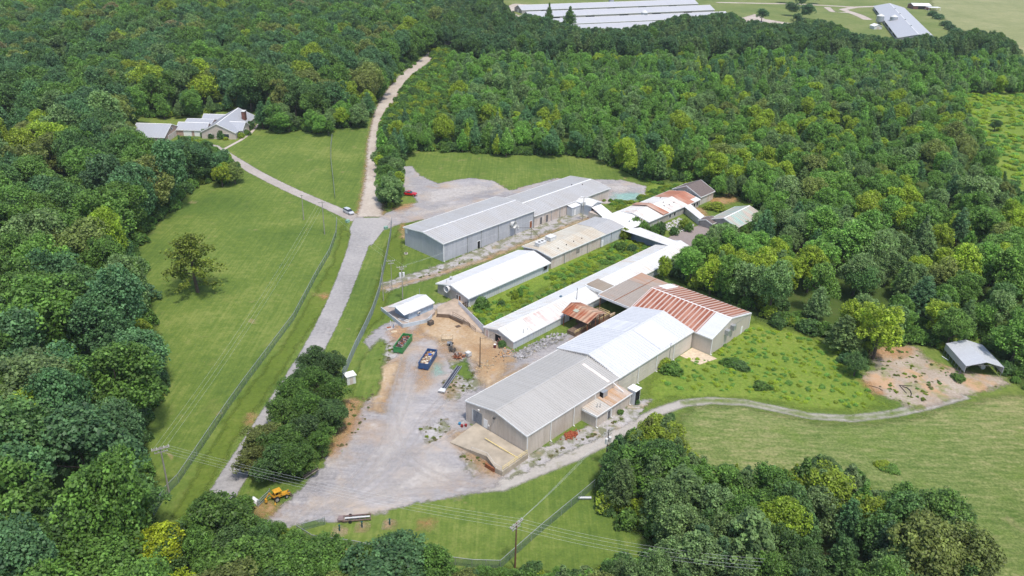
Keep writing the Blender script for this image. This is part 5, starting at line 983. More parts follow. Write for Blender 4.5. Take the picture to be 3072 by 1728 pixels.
for k, lim in LIM.items():
    c = sorted([t for t in TREES if t['kind'] == k], key=lambda t: (-(t['label'] is not None), -(t['size'] if t['in'] else 0)))
    ind += [t for i, t in enumerate(c) if t['label'] or (i < lim and t['in'])]; rest += [t for i, t in enumerate(c) if not (t['label'] or (i < lim and t['in']))]
cnt = {}
for t in ind:
    dd = np.hypot(*(LP-t['px']).T); j = int(dd.argmin()); t['lm'] = j; t['ld'] = dd[j]
    v = t['px']-LP[j]; t['dir'] = ('right of' if v[0] > 0 else 'left of') if abs(v[0]) > abs(v[1]) else ('below' if v[1] > 0 else 'above')
for t in sorted(ind, key=lambda t: t['ld']):
    if t['label']: continue
    key = (t['lm'], t['dir'], t['kind'], t['tint']); n = cnt.get(key, 0); cnt[key] = n+1
    noun = {'broadleaf_tree': 'round-crowned tree', 'pine_tree': 'pine', 'poplar_tree': 'slender tree', 'bush': 'bush'}[t['kind']]
    t['label'] = '%s %s %s %s the %s' % (ORD[n], t['tint'], noun, t['dir'], LAND[t['lm']][0]); t['group'] = {'broadleaf_tree': 'broadleaf trees', 'pine_tree': 'pines', 'poplar_tree': 'slender young trees', 'bush': 'bushes'}[t['kind']]+' of the '+t['wood'] if t['wood'] != 'x' else None
CATS = {'broadleaf_tree': 'tree', 'pine_tree': 'pine tree', 'poplar_tree': 'tree', 'bush': 'bush'}
for t in ind:
    me, h0, r0 = PROTO[t['kind']][t['p']]; o = bpy.data.objects.new(t['kind'], None); COL.objects.link(o); o.location = (t['x'], t['y'], 0); o.rotation_euler = (0, 0, t['rz']); o.empty_display_size = 1
    tag(o, t['label'], CATS[t['kind']], t['group']); sc = (t['r']/r0*RNG.uniform(.84, 1.18), t['r']/r0*RNG.uniform(.84, 1.18), t['h']/h0)
    c = bpy.data.objects.new('crown', me); COL.objects.link(c); c.parent = o; c.scale = sc; k = RNG.uniform(.95, 1.3)*WF.get(t['wood'], 1); c.color = (*[v*k*RNG.uniform(.95, 1.05) for v in TINTS[t['tint']]], 1)
    c = bpy.data.objects.new('trunk', TRUNK[t['kind']][t['p']]); COL.objects.link(c); c.parent = o; c.scale = sc
print('TREES', len(TREES), 'individual', len(ind), {k: sum(t['kind'] == k for t in ind) for k in LIM}, 'rest', len(rest))
# the rest of the woodland: one object, instanced crowns
def instancer(name, items, protos, mat, label, cat):
    me = bpy.data.meshes.new(name); me.from_pydata([(t['x'], t['y'], 0) for t in items], [], [])
    for nme, typ, fn in (('pick', 'INT', lambda t: t['idx']), ('rz', 'FLOAT', lambda t: t['rz'])):
        a = me.attributes.new(nme, typ, 'POINT'); a.data.foreach_set('value', [fn(t) for t in items])
    a = me.attributes.new('scl', 'FLOAT_VECTOR', 'POINT'); a.data.foreach_set('vector', [v for t in items for v in t['scl']])
    a = me.attributes.new('tint', 'FLOAT_COLOR', 'POINT'); a.data.foreach_set('color', [v for t in items for v in t['col']])
    o = bpy.data.objects.new(name, me); COL.objects.link(o); tag(o, label, cat, None, 'stuff')
    ng = bpy.data.node_groups.new(name, 'GeometryNodeTree'); ng.interface.new_socket('Geometry', in_out='INPUT', socket_type='NodeSocketGeometry'); ng.interface.new_socket('Geometry', in_out='OUTPUT', socket_type='NodeSocketGeometry')
    nn = ng.nodes; gi = nn.new('NodeGroupInput'); go = nn.new('NodeGroupOutput'); ip = nn.new('GeometryNodeInstanceOnPoints'); jg = nn.new('GeometryNodeJoinGeometry'); L = ng.links
    for pr in reversed(protos):
        oi = nn.new('GeometryNodeObjectInfo'); oi.inputs['Object'].default_value = pr; oi.transform_space = 'ORIGINAL'
        sm = nn.new('GeometryNodeSetMaterial'); sm.inputs['Material'].default_value = mat; g2 = nn.new('GeometryNodeGeometryToInstance')
        L.new(oi.outputs['Geometry'], sm.inputs[0]); L.new(sm.outputs[0], g2.inputs[0]); L.new(g2.outputs[0], jg.inputs[0])
    def attr(nme, typ):
        n = nn.new('GeometryNodeInputNamedAttribute'); n.data_type = typ; n.inputs['Name'].default_value = nme; return n.outputs[0]
    L.new(gi.outputs[0], ip.inputs['Points']); L.new(jg.outputs[0], ip.inputs['Instance']); ip.inputs['Pick Instance'].default_value = True
    L.new(attr('pick', 'INT'), ip.inputs['Instance Index']); cx_ = nn.new('ShaderNodeCombineXYZ'); L.new(attr('rz', 'FLOAT'), cx_.inputs[2]); L.new(cx_.outputs[0], ip.inputs['Rotation']); L.new(attr('scl', 'FLOAT_VECTOR'), ip.inputs['Scale'])
    L.new(ip.outputs[0], go.inputs[0]); md = o.modifiers.new('instances', 'NODES'); md.node_group = ng; return o
plist, offs = [], {}
for k in ('broadleaf_tree', 'pine_tree', 'poplar_tree', 'bush'):
    offs[k] = len(plist)
    for me, h0, r0 in PROTO[k]: plist.append(next(o for o in bpy.data.objects if o.data == me))
rest += UNDER
for t in rest:
    me, h0, r0 = PROTO[t['kind']][t['p']]; t['idx'] = offs[t['kind']]+t['p']; t['scl'] = (t['r']/r0, t['r']/r0, t['h']/h0); k = RNG.uniform(.95, 1.3)*WF.get(t['wood'], 1); t['col'] = (*[v*k for v in TINTS[t['tint']]], 1)
instancer('woodland', rest, plist, LEAF_I, 'dense mixed woodland filling in behind and between the nearer trees', 'woodland')
# lone lawn tree: open crown on a visible trunk
def lone_tree():
    q = GD(498, 735); r = empty('lone_tree', (q[0], q[1], 0)); tag(r, 'lone open-crowned yellow-green tree with visible trunk, middle of the left lawn', 'tree'); rg = np.random.default_rng(5); rr = random.Random(3)
    m = MB(); m.tube((0, 0, -.1), (-.25, .1, 3.0), .36, .28, 9); m.tube((-.25, .1, 3.0), (-.5, .3, 11.5), .28, .07, 8); tips = []
    for i in range(30):
        z = 2.6+9.6*(i/30)**.9; a = i*2.4+rr.uniform(-.3, .3); prof = (4.9 if z < 6 else 4.9-(z-6)*.52)*rr.uniform(.7, 1.1); b0 = Vector((-.25-.03*z, .1+.02*z, z)); t = b0+Vector((math.cos(a)*prof, math.sin(a)*prof, prof*rr.uniform(.0, .3)-(.6 if z < 4 else 0)))
        m.tube(b0, t, .085, .02, 5); tips.append((b0, t))
    m.build('trunk', bark, r); pts, pr = [], []
    for b0, t in tips:
        for f in np.linspace(.35, 1.05, 6):
            for _ in range(5):
                p = b0.lerp(t, f)+Vector(rg.normal(0, .42, 3)); pts.append(tuple(p)); pr.append(.38+.2*rg.random())
    for _ in range(45): a = rr.uniform(0, 6.28); rad = rr.uniform(0, 1.9); pts.append((math.cos(a)*rad-.4, math.sin(a)*rad+.2, rr.uniform(8.5, 13.2)-rad*.7)); pr.append(.5)
    me = leafmesh('crown', np.array(pts), np.array(pr), 8, .40, 77); c = bpy.data.objects.new('crown', me); COL.objects.link(c); c.parent = r; c.color = (.19, .25, .03, 1)
    for ch in r.children: ch.scale = (1.42, 1.42, 1.27)
lone_tree()
# dead grey snags
def snag(X, Y, h, label):
    q = GD(X, Y); r = empty('dead_tree', (q[0], q[1], 0)); tag(r, label, 'dead tree'); m = MB(); rr = random.Random(int(X)); gm = plain('dead_wood', (.34, .30, .27), .9)
    m.tube((0, 0, 0), (.2, 0, h), .2, .05, 6)
    for i in range(26): z = h*rr.uniform(.35, .95); a = rr.uniform(0, 6.28); l = (h-z)*.35+1.1; p = Vector((.1, 0, z)); e = p+Vector((math.cos(a)*l, math.sin(a)*l, l*.7)); m.tube(p, e, .07, .02, 4); m.tube(p.lerp(e, .5), p.lerp(e, .6)+Vector((math.cos(a+1)*l*.5, math.sin(a+1)*l*.5, l*.4)), .04, .015, 4)
    m.build('branches', gm, r)
snag(2062, 720, 13, 'bare grey dead tree in the right wood beyond the striped warehouse'); snag(88, 90, 19, 'bare grey dead tree at the upper left of the woods')
# ------------------------------------------------------------------ fences
def mesh_mat(name, c, alpha):
    m, nt, b = nm(name); b.inputs['Base Color'].default_value = (*c, 1); b.inputs['Roughness'].default_value = .5; tr = N(nt, 'ShaderNodeBsdfTransparent'); ms = N(nt, 'ShaderNodeMixShader')
    nz = noise(nt, coords(nt), .5, 3); nt.links.new(math_(nt, 'MULTIPLY_ADD', nz, .25, alpha-.12), ms.inputs[0]); nt.links.new(tr.outputs[0], ms.inputs[1]); nt.links.new(b.outputs[0], ms.inputs[2]); nt.links.new(ms.outputs[0], nt.nodes['Material Output'].inputs[0]); return m
green_mesh = mesh_mat('green_wire_mesh', (.18, .27, .20), .28); grey_mesh = mesh_mat('grey_wire_mesh', (.36, .40, .43), .45)
def resample(P, step):
    P = [np.array(p, float) for p in P]; out = [P[0]]; acc = 0
    for a, b in zip(P[:-1], P[1:]):
        L = np.linalg.norm(b-a); n = max(1, round(L/step)); out += [a+(b-a)*(i+1)/n for i in range(n)]
    return out
def chain_fence(pts, label, h=1.9, mesh=green_mesh, railm=galv, postm=galv, group=None, step=3.0):
    P = resample([np.array(p) for p in pts], step); o0 = P[0]; r = empty('chain_link_fence', (o0[0], o0[1], 0)); tag(r, label, 'fence', group)
    m = MB()
    for a, b in zip(P[:-1], P[1:]): a = a-o0; b = b-o0; d = (b-a)/max(1e-6, np.linalg.norm(b-a)); n = np.array([-d[1], d[0]])*.012; m.hexa([(*(a-n), .02), (*(b-n), .02), (*(b+n), .02), (*(a+n), .02), (*(a-n), h), (*(b-n), h), (*(b+n), h), (*(a+n), h)])
    m.build('wire_mesh', mesh, r); m = MB(); m.path([(*(p-o0), h) for p in P], .05, 5); m.build('top_rail', railm, r)
    for p in P[:100]: m = MB(); q = p-o0; m.tube((q[0], q[1], 0), (q[0], q[1], h+.05), .045, n=6); m.build('post', postm, r)
    return r
g3 = [(387, 1298), (420, 1245), (450, 1215), (510, 1125), (575, 1028), (620, 965), (680, 885), (740, 805), (795, 700), (830, 640), (846, 595), (848, 560)]
chain_fence([GD(*p) for p in g3], 'long green chain-link fence curving down the left lawn beside the road', 2.0)
chain_fence([GD(*p) for p in ((843, 500), (838, 450), (833, 410), (833, 370), (836, 345))], 'pale fence running up the lawn from the driveway to the small tree', 1.7, grey_mesh)
chain_fence([GD(*p) for p in ((986, 560), (984, 590), (975, 640), (962, 700), (955, 738), (938, 790), (915, 840), (895, 880), (876, 925), (862, 955))], 'grey chain-link fence along the yard side of the road', 2.3, grey_mesh)
R4 = lambda u, v: G(700+u*.27817, 1325+v*.27817); R5 = lambda u, v: G(1400+u*.3975, 1152+v*.3975)
chain_fence([R4(992, 895), R4(745, 960)], 'short chain-link gate panel at the yard entrance', 1.6); chain_fence([R4(690, 985), R4(795, 1050), R4(860, 1090), R4(1300, 1150), R4(1800, 1260), R4(2220, 1310), R4(2574, 1355), R5(250, 1390)], 'low green chain-link fence crossing behind the bottom trees', 1.7)
chain_fence([R5(252, 1395), R5(560, 1120), R5(860, 870), R5(965, 780)], 'green chain-link fence climbing from the bottom corner post to the grove', 1.8)
r = empty('pipe_gate', (*G(740+340*.1009, 1400+1200*.1009), 0)); tag(r, 'open green pipe gate beside the yellow backhoe', 'gate'); p1 = G(740+700*.1009, 1400+860*.1009)-G(740+340*.1009, 1400+1200*.1009)
m = MB()
for z in (.2, .75, 1.3): m.tube((0, 0, z), (p1[0], p1[1], z), .05, n=6)
m.build('rail', galv, r); m = MB(); n = np.array([-p1[1], p1[0]])/np.linalg.norm(p1)*.01; m.hexa([(*(-n), .2), (*(p1-n), .2), (*(p1+n), .2), (*n, .2), (*(-n), 1.3), (*(p1-n), 1.3), (*(p1+n), 1.3), (*n, 1.3)]); m.build('wire_mesh', green_mesh, r)
for q in ((0, 0), p1): m = MB(); m.tube((q[0], q[1], 0), (q[0], q[1], 1.6), .08); m.build('post', galv, r)
# pasture fence line
m = MB(); L_ = resample([GD(*p) for p in ((2322, 22), (2345, 40), (2370, 58), (2395, 80), (2425, 96))], 14); r = empty('wire_fence', (*L_[0], 0)); tag(r, 'thin post and wire fence edging the pale far pasture', 'fence')
for p in L_: m = MB(); q = p-L_[0]; m.tube((*q, 0), (*q, 1.3), .12, n=5); m.build('post', wood, r)
m = MB(); m.path([(*(p-L_[0]), 1.2) for p in L_], .04, 4); m.build('wire', galv, r)
# ------------------------------------------------------------------ poles and wires
pole_grey = plain('grey_pole', (.30, .28, .25), .9); pole_brown = plain('brown_pole', (.17, .09, .055), .9)
def pole(px, py, h, label, arms=(), mat=pole_grey, rad=.15, ang=0.0, trans=0, lamp=False):
    q = G(px, py); r = empty('utility_pole', (q[0], q[1], 0), ang); tag(r, label, 'pole', 'utility poles'); m = MB(); m.tube((0, 0, 0), (0, 0, h), rad, rad*.65, 8); m.build('shaft', mat, r)
    for z, L, off in arms:
        m = MB(); m.box(-L/2, L/2, off-.07, off+.07, z-.07, z+.07); a = m.build('crossarm', pole_grey, r)
        for k in (-.46, -.2, .2, .46): mm = MB(); mm.tube((L*k, off, z+.07), (L*k, off, z+.32), .06, .04, 6); mm.build('insulator', offw, a)
    for k in range(trans): m = MB(); x = -.45+.9*k if trans > 1 else .45; m.tube((x, -.1, h-2.9), (x, -.1, h-1.8), .3, n=12); m.build('transformer', offw, r)
    if lamp: m = MB(); m.obox((.4, 0, h-.3), (.8, .12, .12)); m.build('lamp_arm', galv, r)
    return q, h, ang
pA = pole(508, 1480, 10.3, 'tall grey power pole with double crossarms at the lower left lawn fence', ((10.0, 3.0, .2), (10.0, 3.0, -.2), (9.2, 2.2, 0)), ang=.5, rad=.17)
pB = pole(911.6, 659.5, 8.6, 'thin grey pole on the lawn just below the driveway', ((8.4, .9, 0),)); pC = pole(974, 703, 11, 'grey pole with crossarm on the lawn nearest the curved fence', ((10.7, 2.4, 0),), ang=.3)
pD = pole(1176, 870, 9.0, 'slim pole with two crossarms on the grass by the fence', ((8.7, 2.3, 0), (7.9, 1.4, 0)), ang=.3, rad=.1); pE = pole(1208.5, 903, 10.2, 'grey transformer pole just behind the small blue shed', ((9.9, 2.6, 0), (9.3, 1.2, 0)), ang=.3, trans=2, rad=.13)
pF = pole(1150.5, 902, 10.5, 'plain pale pole standing next to the grey fence', (), rad=.12); pG = pole(1439.8, 1102, 8.0, 'plain black pole standing in the sandy yard', (), plain('tarred_pole', (.03, .022, .02)), .12)
pH = pole(1545, 1702, 9.4, 'brown power pole with crossarms at the bottom centre', ((9.2, 3.0, .15), (9.2, 3.0, -.15), (8.4, 2.0, 0)), pole_brown, .16, .9); pI = pole(1816, 1402, 8.8, 'dark power pole with white transformers beside the gravel track and grove', ((8.5, 2.4, 0), (7.6, 1.8, 0)), plain('dark_pole', (.09, .08, .08)), .15, .7, 2)
pJ = pole(1747.5, 661, 8.3, 'power pole with white transformers by the silver box room', ((8.0, 2.6, 0),), ang=.3, trans=2); pK = pole(2004, 1104, 6.8, 'leaning grey pole in the shrubs beside the white roofed warehouse', (), rad=.1)
pL = pole(1728, 928, 6.3, 'short black service pole rising behind the rusty awning', (), MATS['tarred_pole'], .1); pM = pole(1592.9, 714, 3.6, 'short black post on the lane beside the big warehouse', (), MATS['tarred_pole'], .08)
def wire(a, b, label, n=16, sag=1.0, r_=.014, mat=None):
    A = Vector(a); B = Vector(b); m = MB(); pts = [A.lerp(B, i/n)-Vector((0, 0, sag*4*(i/n)*(1-i/n))) for i in range(n+1)]; m.path([p-A for p in pts], r_, 4); o = m.build('power_line', mat or plain('wire_aluminium', (.50, .52, .50), .35, .3)); o.location = A; tag(o, label, 'cable', 'overhead power lines'); return o
def span(p, q, names, offs=(-1.3, -.5, .5, 1.3), sag=1.2, dz=-.05):
    for k, o in enumerate(offs):
        a = Vector((p[0][0]+o*math.cos(p[2]), p[0][1]+o*math.sin(p[2]), p[1]+dz)); b = Vector((q[0][0]+o*math.cos(q[2]), q[0][1]+o*math.sin(q[2]), q[1]+dz))
        wire(a, b, 'overhead wire %s' % names, sag=sag)
span(pA, pH, 'running from the lower left lawn pole to the bottom centre pole'); span(pH, pI, 'running from the bottom centre pole to the transformer pole by the track', (-.9, 0, .9), .8)
span(pA, pC, 'running from the lower left lawn pole up the lawn', (-1.1, 0, 1.1), 2.0); off = (G(2250, 1860), 11.5, .9); span(pH, off, 'running from the bottom centre pole to the lower right', sag=1.2)
span(pE, pJ, 'running from the blue shed pole to the silver box room pole', (-.4, .4), 1.2); span(pC, pE, 'running from the lawn pole over the road', (-.8, .8), 1.0)
wire((*pM[0], 3.5), (*(G(1640, 742)), .5), 'black cable slanting down from the short post', r_=.05, sag=.1, mat=blacks); wire((*pM[0], 3.5), (*AB(178, 164.0), 3.0), 'black cable from the short post to the warehouse wall', r_=.05, sag=.1, mat=blacks)
wire((*pG[0], 7.5), (*AB(126.3, 119.8), 3.4), 'thin dark cable from the yard pole to the long shed', r_=.03, sag=.4, mat=blacks)
# ------------------------------------------------------------------ vehicles
def paint(name, c):
    m, nt, b = nm(name); b.inputs['Base Color'].default_value = (*c, 1); b.inputs['Roughness'].default_value = .25; b.inputs['Coat Weight'].default_value = .6; MATS[name] = m; return m
tyre = plain('tyre_rubber', (.02, .02, .02), .85); rimm = plain('rim_metal', (.45, .45, .46), .35, .6)
def loft(m, secs, mi=0):
    """secs: (x, half width low, half width high, z low, z high)"""
    k = len(m.v)
    for x, a, b, z0, z1 in secs:
        zm = z0+(z1-z0)*.55; m.v += [(x, -a, z0), (x, a, z0), (x, a*1.02, zm), (x, b, z1), (x, -b, z1), (x, -a*1.02, zm)]
    for i in range(len(secs)-1):
        for j in range(6): m.f.append((k+6*i+j, k+6*i+(j+1) % 6, k+6*(i+1)+(j+1) % 6, k+6*(i+1)+j)); m.m.append(mi)
    m.f.append(tuple(k+j for j in reversed(range(6)))); m.m.append(mi); m.f.append(tuple(k+6*(len(secs)-1)+j for j in range(6))); m.m.append(mi)
def wheel(r, x, y, R, wd=.24):
    m = MB(); m.tube((x, y-wd/2, R), (x, y+wd/2, R), R, n=18); o = m.build('wheel', tyre, r); m = MB(); s = 1 if y > 0 else -1; m.tube((x, y+s*(wd/2), R), (x, y+s*(wd/2+.02), R), R*.6, n=12); m.build('rim', rimm, o)
def glassbox(m, x0, x1, x2, x3, wl, wh, zl, zh):
    loft(m, [(x0, wl, wl*.98, zl, zl+.02), (x1, wl, wh, zl, zh), (x2, wl, wh, zl, zh), (x3, wl, wl*.98, zl, zl+.02)])
q = G(1046, 640); d = G(1059, 648)-G(1031, 634); r = empty('suv', (q[0], q[1], .03), math.atan2(d[1], d[0])); tag(r, 'silver estate car parked on the driveway beside the road junction', 'car')
sv = paint('silver_paint', (.52, .54, .57)); m = MB(); loft(m, [(-2.3, .80, .74, .45, .95), (-2.15, .9, .84, .3, 1.12), (-.9, .92, .86, .26, 1.1), (.9, .92, .86, .26, 1.05), (1.9, .88, .78, .3, .92), (2.3, .74, .6, .42, .72)]); m.build('body', sv, r)
m = MB(); glassbox(m, -2.2, -1.75, .35, 1.25, .84, .66, 1.04, 1.60); m.build('windows', glass, r); m = MB(); loft(m, [(-1.9, .62, .6, 1.56, 1.64), (-1.2, .69, .66, 1.58, 1.70), (.0, .69, .66, 1.58, 1.70), (.5, .64, .6, 1.56, 1.63)]); m.build('roof', sv, r)
for x in (-1.4, 1.45):
    for y in (-.82, .82): wheel(r, x, y, .36)
for y in (-.6, .6): m = MB(); m.obox((2.17, y, .72), (.22, .35, .14)); m.build('headlight', offw, r); m = MB(); m.obox((-2.24, y, .95), (.12, .3, .25)); m.build('tail_light', plain('red_lens', (.4, .02, .02), .3), r)
q = G(1228, 586); r = empty('pickup_truck', (q[0], q[1], .03), math.radians(-10)); tag(r, 'red pickup truck parked on the north gravel lot beside the tree row', 'pickup truck')
rp_ = paint('red_paint', (.50, .012, .018)); m = MB(); loft(m, [(-2.7, .84, .82, .5, 1.08), (-2.6, .92, .9, .42, 1.12), (-.75, .93, .9, .40, 1.12)]); loft(m, [(-.75, .93, .88, .4, 1.12), (.9, .93, .87, .4, 1.08), (2.3, .9, .82, .42, 1.0), (2.7, .8, .7, .45, .85)]); b0 = m.build('body', rp_, r)
m = MB(); m.box(-2.5, -.85, -.74, .74, 1.0, 1.13); m.build('truck_bed', plain('bed_dark', (.06, .05, .05)), r); m = MB(); m.box(-2.5, -.9, -.82, -.72, 1.1, 1.2); m.box(-2.5, -.9, .72, .82, 1.1, 1.2); m.box(-2.62, -2.5, -.8, .8, 1.05, 1.2); m.build('bed_rail', rp_, r)
m = MB(); glassbox(m, -.75, -.55, .35, 1.05, .84, .66, 1.06, 1.62); m.build('windows', glass, r); m = MB(); loft(m, [(-.6, .66, .62, 1.58, 1.68), (.4, .66, .62, 1.58, 1.68)]); m.build('roof', rp_, r)
for x in (-1.75, 1.8):
    for y in (-.84, .84): wheel(r, x, y, .40)
for y in (-.62, .62): m = MB(); m.obox((2.68, y, .75), (.1, .3, .18)); m.build('headlight', offw, r)
m = MB(); m.box(2.66, 2.82, -.85, .85, .42, .58); m.build('bumper', galv, r)
# backhoe loader
q = G(838, 1497); r = empty('backhoe', (q[0], q[1], .03), math.radians(38)); tag(r, 'old yellow backhoe loader with canopy parked at the yard entrance', 'backhoe'); r.scale = (.74, .74, .8)
ye = plain('machine_yellow', (.58, .31, .03), .5, var=.2); m = MB(); loft(m, [(-1.2, .42, .4, .7, 1.45), (.3, .42, .4, .7, 1.45), (1.9, .38, .34, .75, 1.35), (2.1, .36, .3, .8, 1.25)]); m.box(-1.3, -.5, -.75, .75, .9, 1.25); m.build('body', ye, r)
m = MB(); m.obox((-.35, 0, 2.55), (1.9, 1.6, .12)); m.build('canopy', ye, r)
for x in (-1.15, .45):
    for y in (-.7, .7): m = MB(); m.box(x, x+.09, y-.04, y+.04, 1.2, 2.5); m.build('canopy_post', ye, r)
m = MB(); m.obox((-.45, 0, 1.55), (.5, .5, .5)); m.build('seat', dark, r)
for x, R, w_2 in ((-.85, .72, .42), (1.6, .48, .3)):
    for y in (-.85, .85): wheel(r, x, y, R, w_2)
for y in (-.55, .55): m = MB(); m.obox((1.6, y, 1.0), (2.2, .14, .22), 0); m.tube((.3, y, 1.4), (2.5, y, .5), .09, n=6); m.build('loader_arm', ye, r)
m = MB(); m.hexa([(2.5, -1.0, .1), (3.2, -1.0, .1), (3.2, 1.0, .1), (2.5, 1.0, .1), (2.45, -1.0, .8), (2.75, -1.0, .75), (2.75, 1.0, .75), (2.45, 1.0, .8)]); m.build('front_bucket', plain('worn_bucket', (.14, .11, .08)), r)
m = MB(); m.tube((-1.3, 0, .9), (-2.3, .1, 2.6), .15, n=6); m.tube((-2.3, .1, 2.6), (-3.2, .2, 1.3), .13, n=6); m.tube((-1.3, .12, 1.3), (-2.0, .2, 2.6), .06, n=6); m.build('boom', ye, r)
m = MB(); m.hexa([(-3.5, -.2, .5), (-2.9, -.2, .6), (-2.9, .5, .6), (-3.5, .5, .5), (-3.4, -.2, 1.3), (-3.0, -.2, 1.3), (-3.0, .5, 1.3), (-3.4, .5, 1.3)]); m.build('rear_bucket', ye, r)
for y in (-1, 1): m = MB(); m.tube((-1.3, y*.5, .9), (-1.6, y*1.4, .15), .08, n=6); m.box(-1.8, -1.4, y*1.4-.2, y*1.4+.2, .05, .15); m.build('stabiliser', ye, r)
# roll-off dumpsters
def dumpster(a, b, rz, mat, inner, label, seed):
    q = AB(a, b); r = empty('dumpster', (q[0], q[1], .03), ROT+rz); tag(r, label, 'dumpster'); L, W2, h = 6.8, 1.15, 1.65
    m = MB(); m.box(0, L, -W2, W2, .2, .32); m.box(0, L, -W2, -W2+.08, .32, h); m.box(0, L, W2-.08, W2, .32, h); m.box(0, .08, -W2+.08, W2-.08, .32, h); m.box(L-.08, L, -W2+.08, W2-.08, .32, h); b_ = m.build('container', mat, r)
    m = MB()
    for s in (-1, 1):
        m.box(-.04, L+.04, s*W2-.09, s*W2+.09, h-.02, h+.1)
        for k in range(11): m.box(.15+k*.63, .27+k*.63, s*W2-.07, s*W2+.07, .25, h-.03)
    m.box(-.05, .07, -W2, W2, h-.02, h+.1); m.box(L-.07, L+.05, -W2, W2, h-.02, h+.1); m.box(-.08, 0, -.8, .8, .5, .6); m.build('rib_frame', mat, r)
    m = MB(); m.box(.08, L-.08, -W2+.08, W2-.08, .34, h*.62); m.build('load_bed', inner, r)
    for x in (.5, L-.6):
        for y in (-.8, .8): m = MB(); m.tube((x, y-.1, .12), (x, y+.1, .12), .12, n=10); m.build('roller', blacks, r)
    m = MB(); m.box(.2, L-.2, -.5, -.4, .0, .2); m.box(.2, L-.2, .4, .5, 0, .2); m.build('skid_rail', blacks, r); m = MB(); m.tube((-.35, 0, .3), (0, 0, .35), .06); m.build('hook_bar', rustm, r)
    return r, seed
def junk(r, seed, cols, zone, n, zb, name='scrap'):
    rr = random.Random(seed)
    for ci, c in enumerate(cols):
        m = MB(); mat = plain('%s_%d_%d' % (name, seed, ci), c, .85, var=.3, scale=4)
        for i in range(n):
            x = rr.uniform(zone[0], zone[1]); y = rr.uniform(zone[2], zone[3]); s = rr.uniform(.15, .9); m.obox((x, y, zb+rr.uniform(0, .35)*(1-abs(y)/2)), (s, rr.uniform(.06, .4), rr.uniform(.04, .2)), rr.uniform(0, 3.14), tilt=rr.uniform(-.6, .6))
        o = m.build(name+'_heap', mat, r)
        o['kind'] = 'stuff'
r, s = dumpster(105.4, 132.6, math.atan2(3.4, 6.0), paint('green_paint', (.035, .22, .06)), wood, 'green roll-off dumpster full of dark scrap in the gravel yard', 5); junk(r, 5, [(.10, .04, .03), (.35, .34, .36), (.05, .045, .05), (.38, .10, .03), (.22, .12, .10)], (.5, 6.3, -.85, .85), 34, 1.15)
r, s = dumpster(104.8, 122.9, math.atan2(3.6, 6.2), paint('blue_paint', (.025, .08, .20)), wood, 'blue roll-off dumpster full of pale timber beside the yard clay', 6); junk(r, 6, [(.50, .40, .27), (.60, .55, .45), (.30, .22, .14), (.24, .09, .05)], (.5, 6.3, -.85, .85), 36, 1.2)
m = MB(); m.obox((4.3, -.2, 1.75), (.8, .7, .1), .4); tag(m.build('blue_tarp', plain('tarp_blue', (.02, .10, .45)), r), 'blue scrap of tarpaulin')
# conveyor
q0, q1 = AB(111.6, 118.0), AB(101.9, 113.2); r = empty('conveyor', (*q1, .0), math.atan2(*(q0-q1)[::-1])); L = np.linalg.norm(q0-q1); tag(r, 'long dark metal conveyor lying on weedy gravel in the yard', 'conveyor')
m = MB(); m.box(0, L, -.42, .42, .22, .3); m.build('belt', plain('belt_dark', (.04, .04, .06), .5), r); m = MB(); m.box(0, L, -.55, -.45, .15, .55); m.box(0, L, .45, .55, .15, .55); m.box(.2, L, -.05, .05, .3, .36); m.build('side_rail', galv, r)
for x in (1, 4, 7, 10): m = MB(); m.box(x, x+.15, -.6, .6, 0, .2); m.build('leg', galv, r)
m = MB(); m.hexa([(-.6, -.6, .1), (.5, -.6, .1), (.5, .6, .1), (-.6, .6, .1), (-.9, -.8, .7), (.4, -.6, .7), (.4, .6, .7), (-.9, .8, .7)]); m.build('hopper', offw, r)
# flat trailer frame on grass
q = R4(1325, 840); r = empty('flat_trailer', (*q, 0), math.radians(9)); tag(r, 'rusty flat trailer frame lying on the grass below the yard', 'trailer')
m = MB(); m.box(-2.3, 2.6, -.75, -.6, .35, .5); m.box(-2.3, 2.6, .6, .75, .35, .5)
for i in range(6): m.box(-2.2+i*.93, -2.1+i*.93, -.6, .6, .35, .47)
m.box(-3.2, -2.3, -.08, .08, .35, .5); m.build('frame', plain('trailer_rust', (.16, .10, .09)), r); m = MB(); m.box(-1.9, 2.4, -.15, .15, .48, .56); m.build('deck_board', offw, r)
for y in (-.85, .85): m = MB(); m.tube((-1.0, y-.1, .3), (-1.0, y+.1, .3), .3, n=14); m.build('wheel', tyre, r)
m = MB(); m.obox((-2.6, 0, .55), (.9, 1.2, .25)); m.build('hitch_box', plain('trailer_rust2', (.24, .18, .17)), r)
for i, (u, v) in enumerate(((1147, 962), (1389, 925), (1688, 895))):
    q = R4(u, v); r = empty('pipe_stand', (*q, 0)); tag(r, ['dark green pipe stand on the grass, leftmost of three', 'dark green pipe stand on the grass, middle of three', 'dark green pipe stand on the grass, rightmost of three'][i], 'pipe', 'three green pipe stands'); m = MB(); m.tube((0, 0, 0), (0, 0, 1.2), .12); m.build('pipe', plain('dark_teal_paint', (.01, .08, .09)), r); m = MB(); m.tube((0, 0, 1.2), (0, 0, 1.28), .17); m.build('cap', MATS['dark_teal_paint'], r)
    grid_sheet('sandy_ring', [np.array([q+np.array([math.cos(a), math.sin(a)])*.75 for a in np.linspace(0, 6.28, 9)[:-1]])], sand, .03, .4, .6, 0)
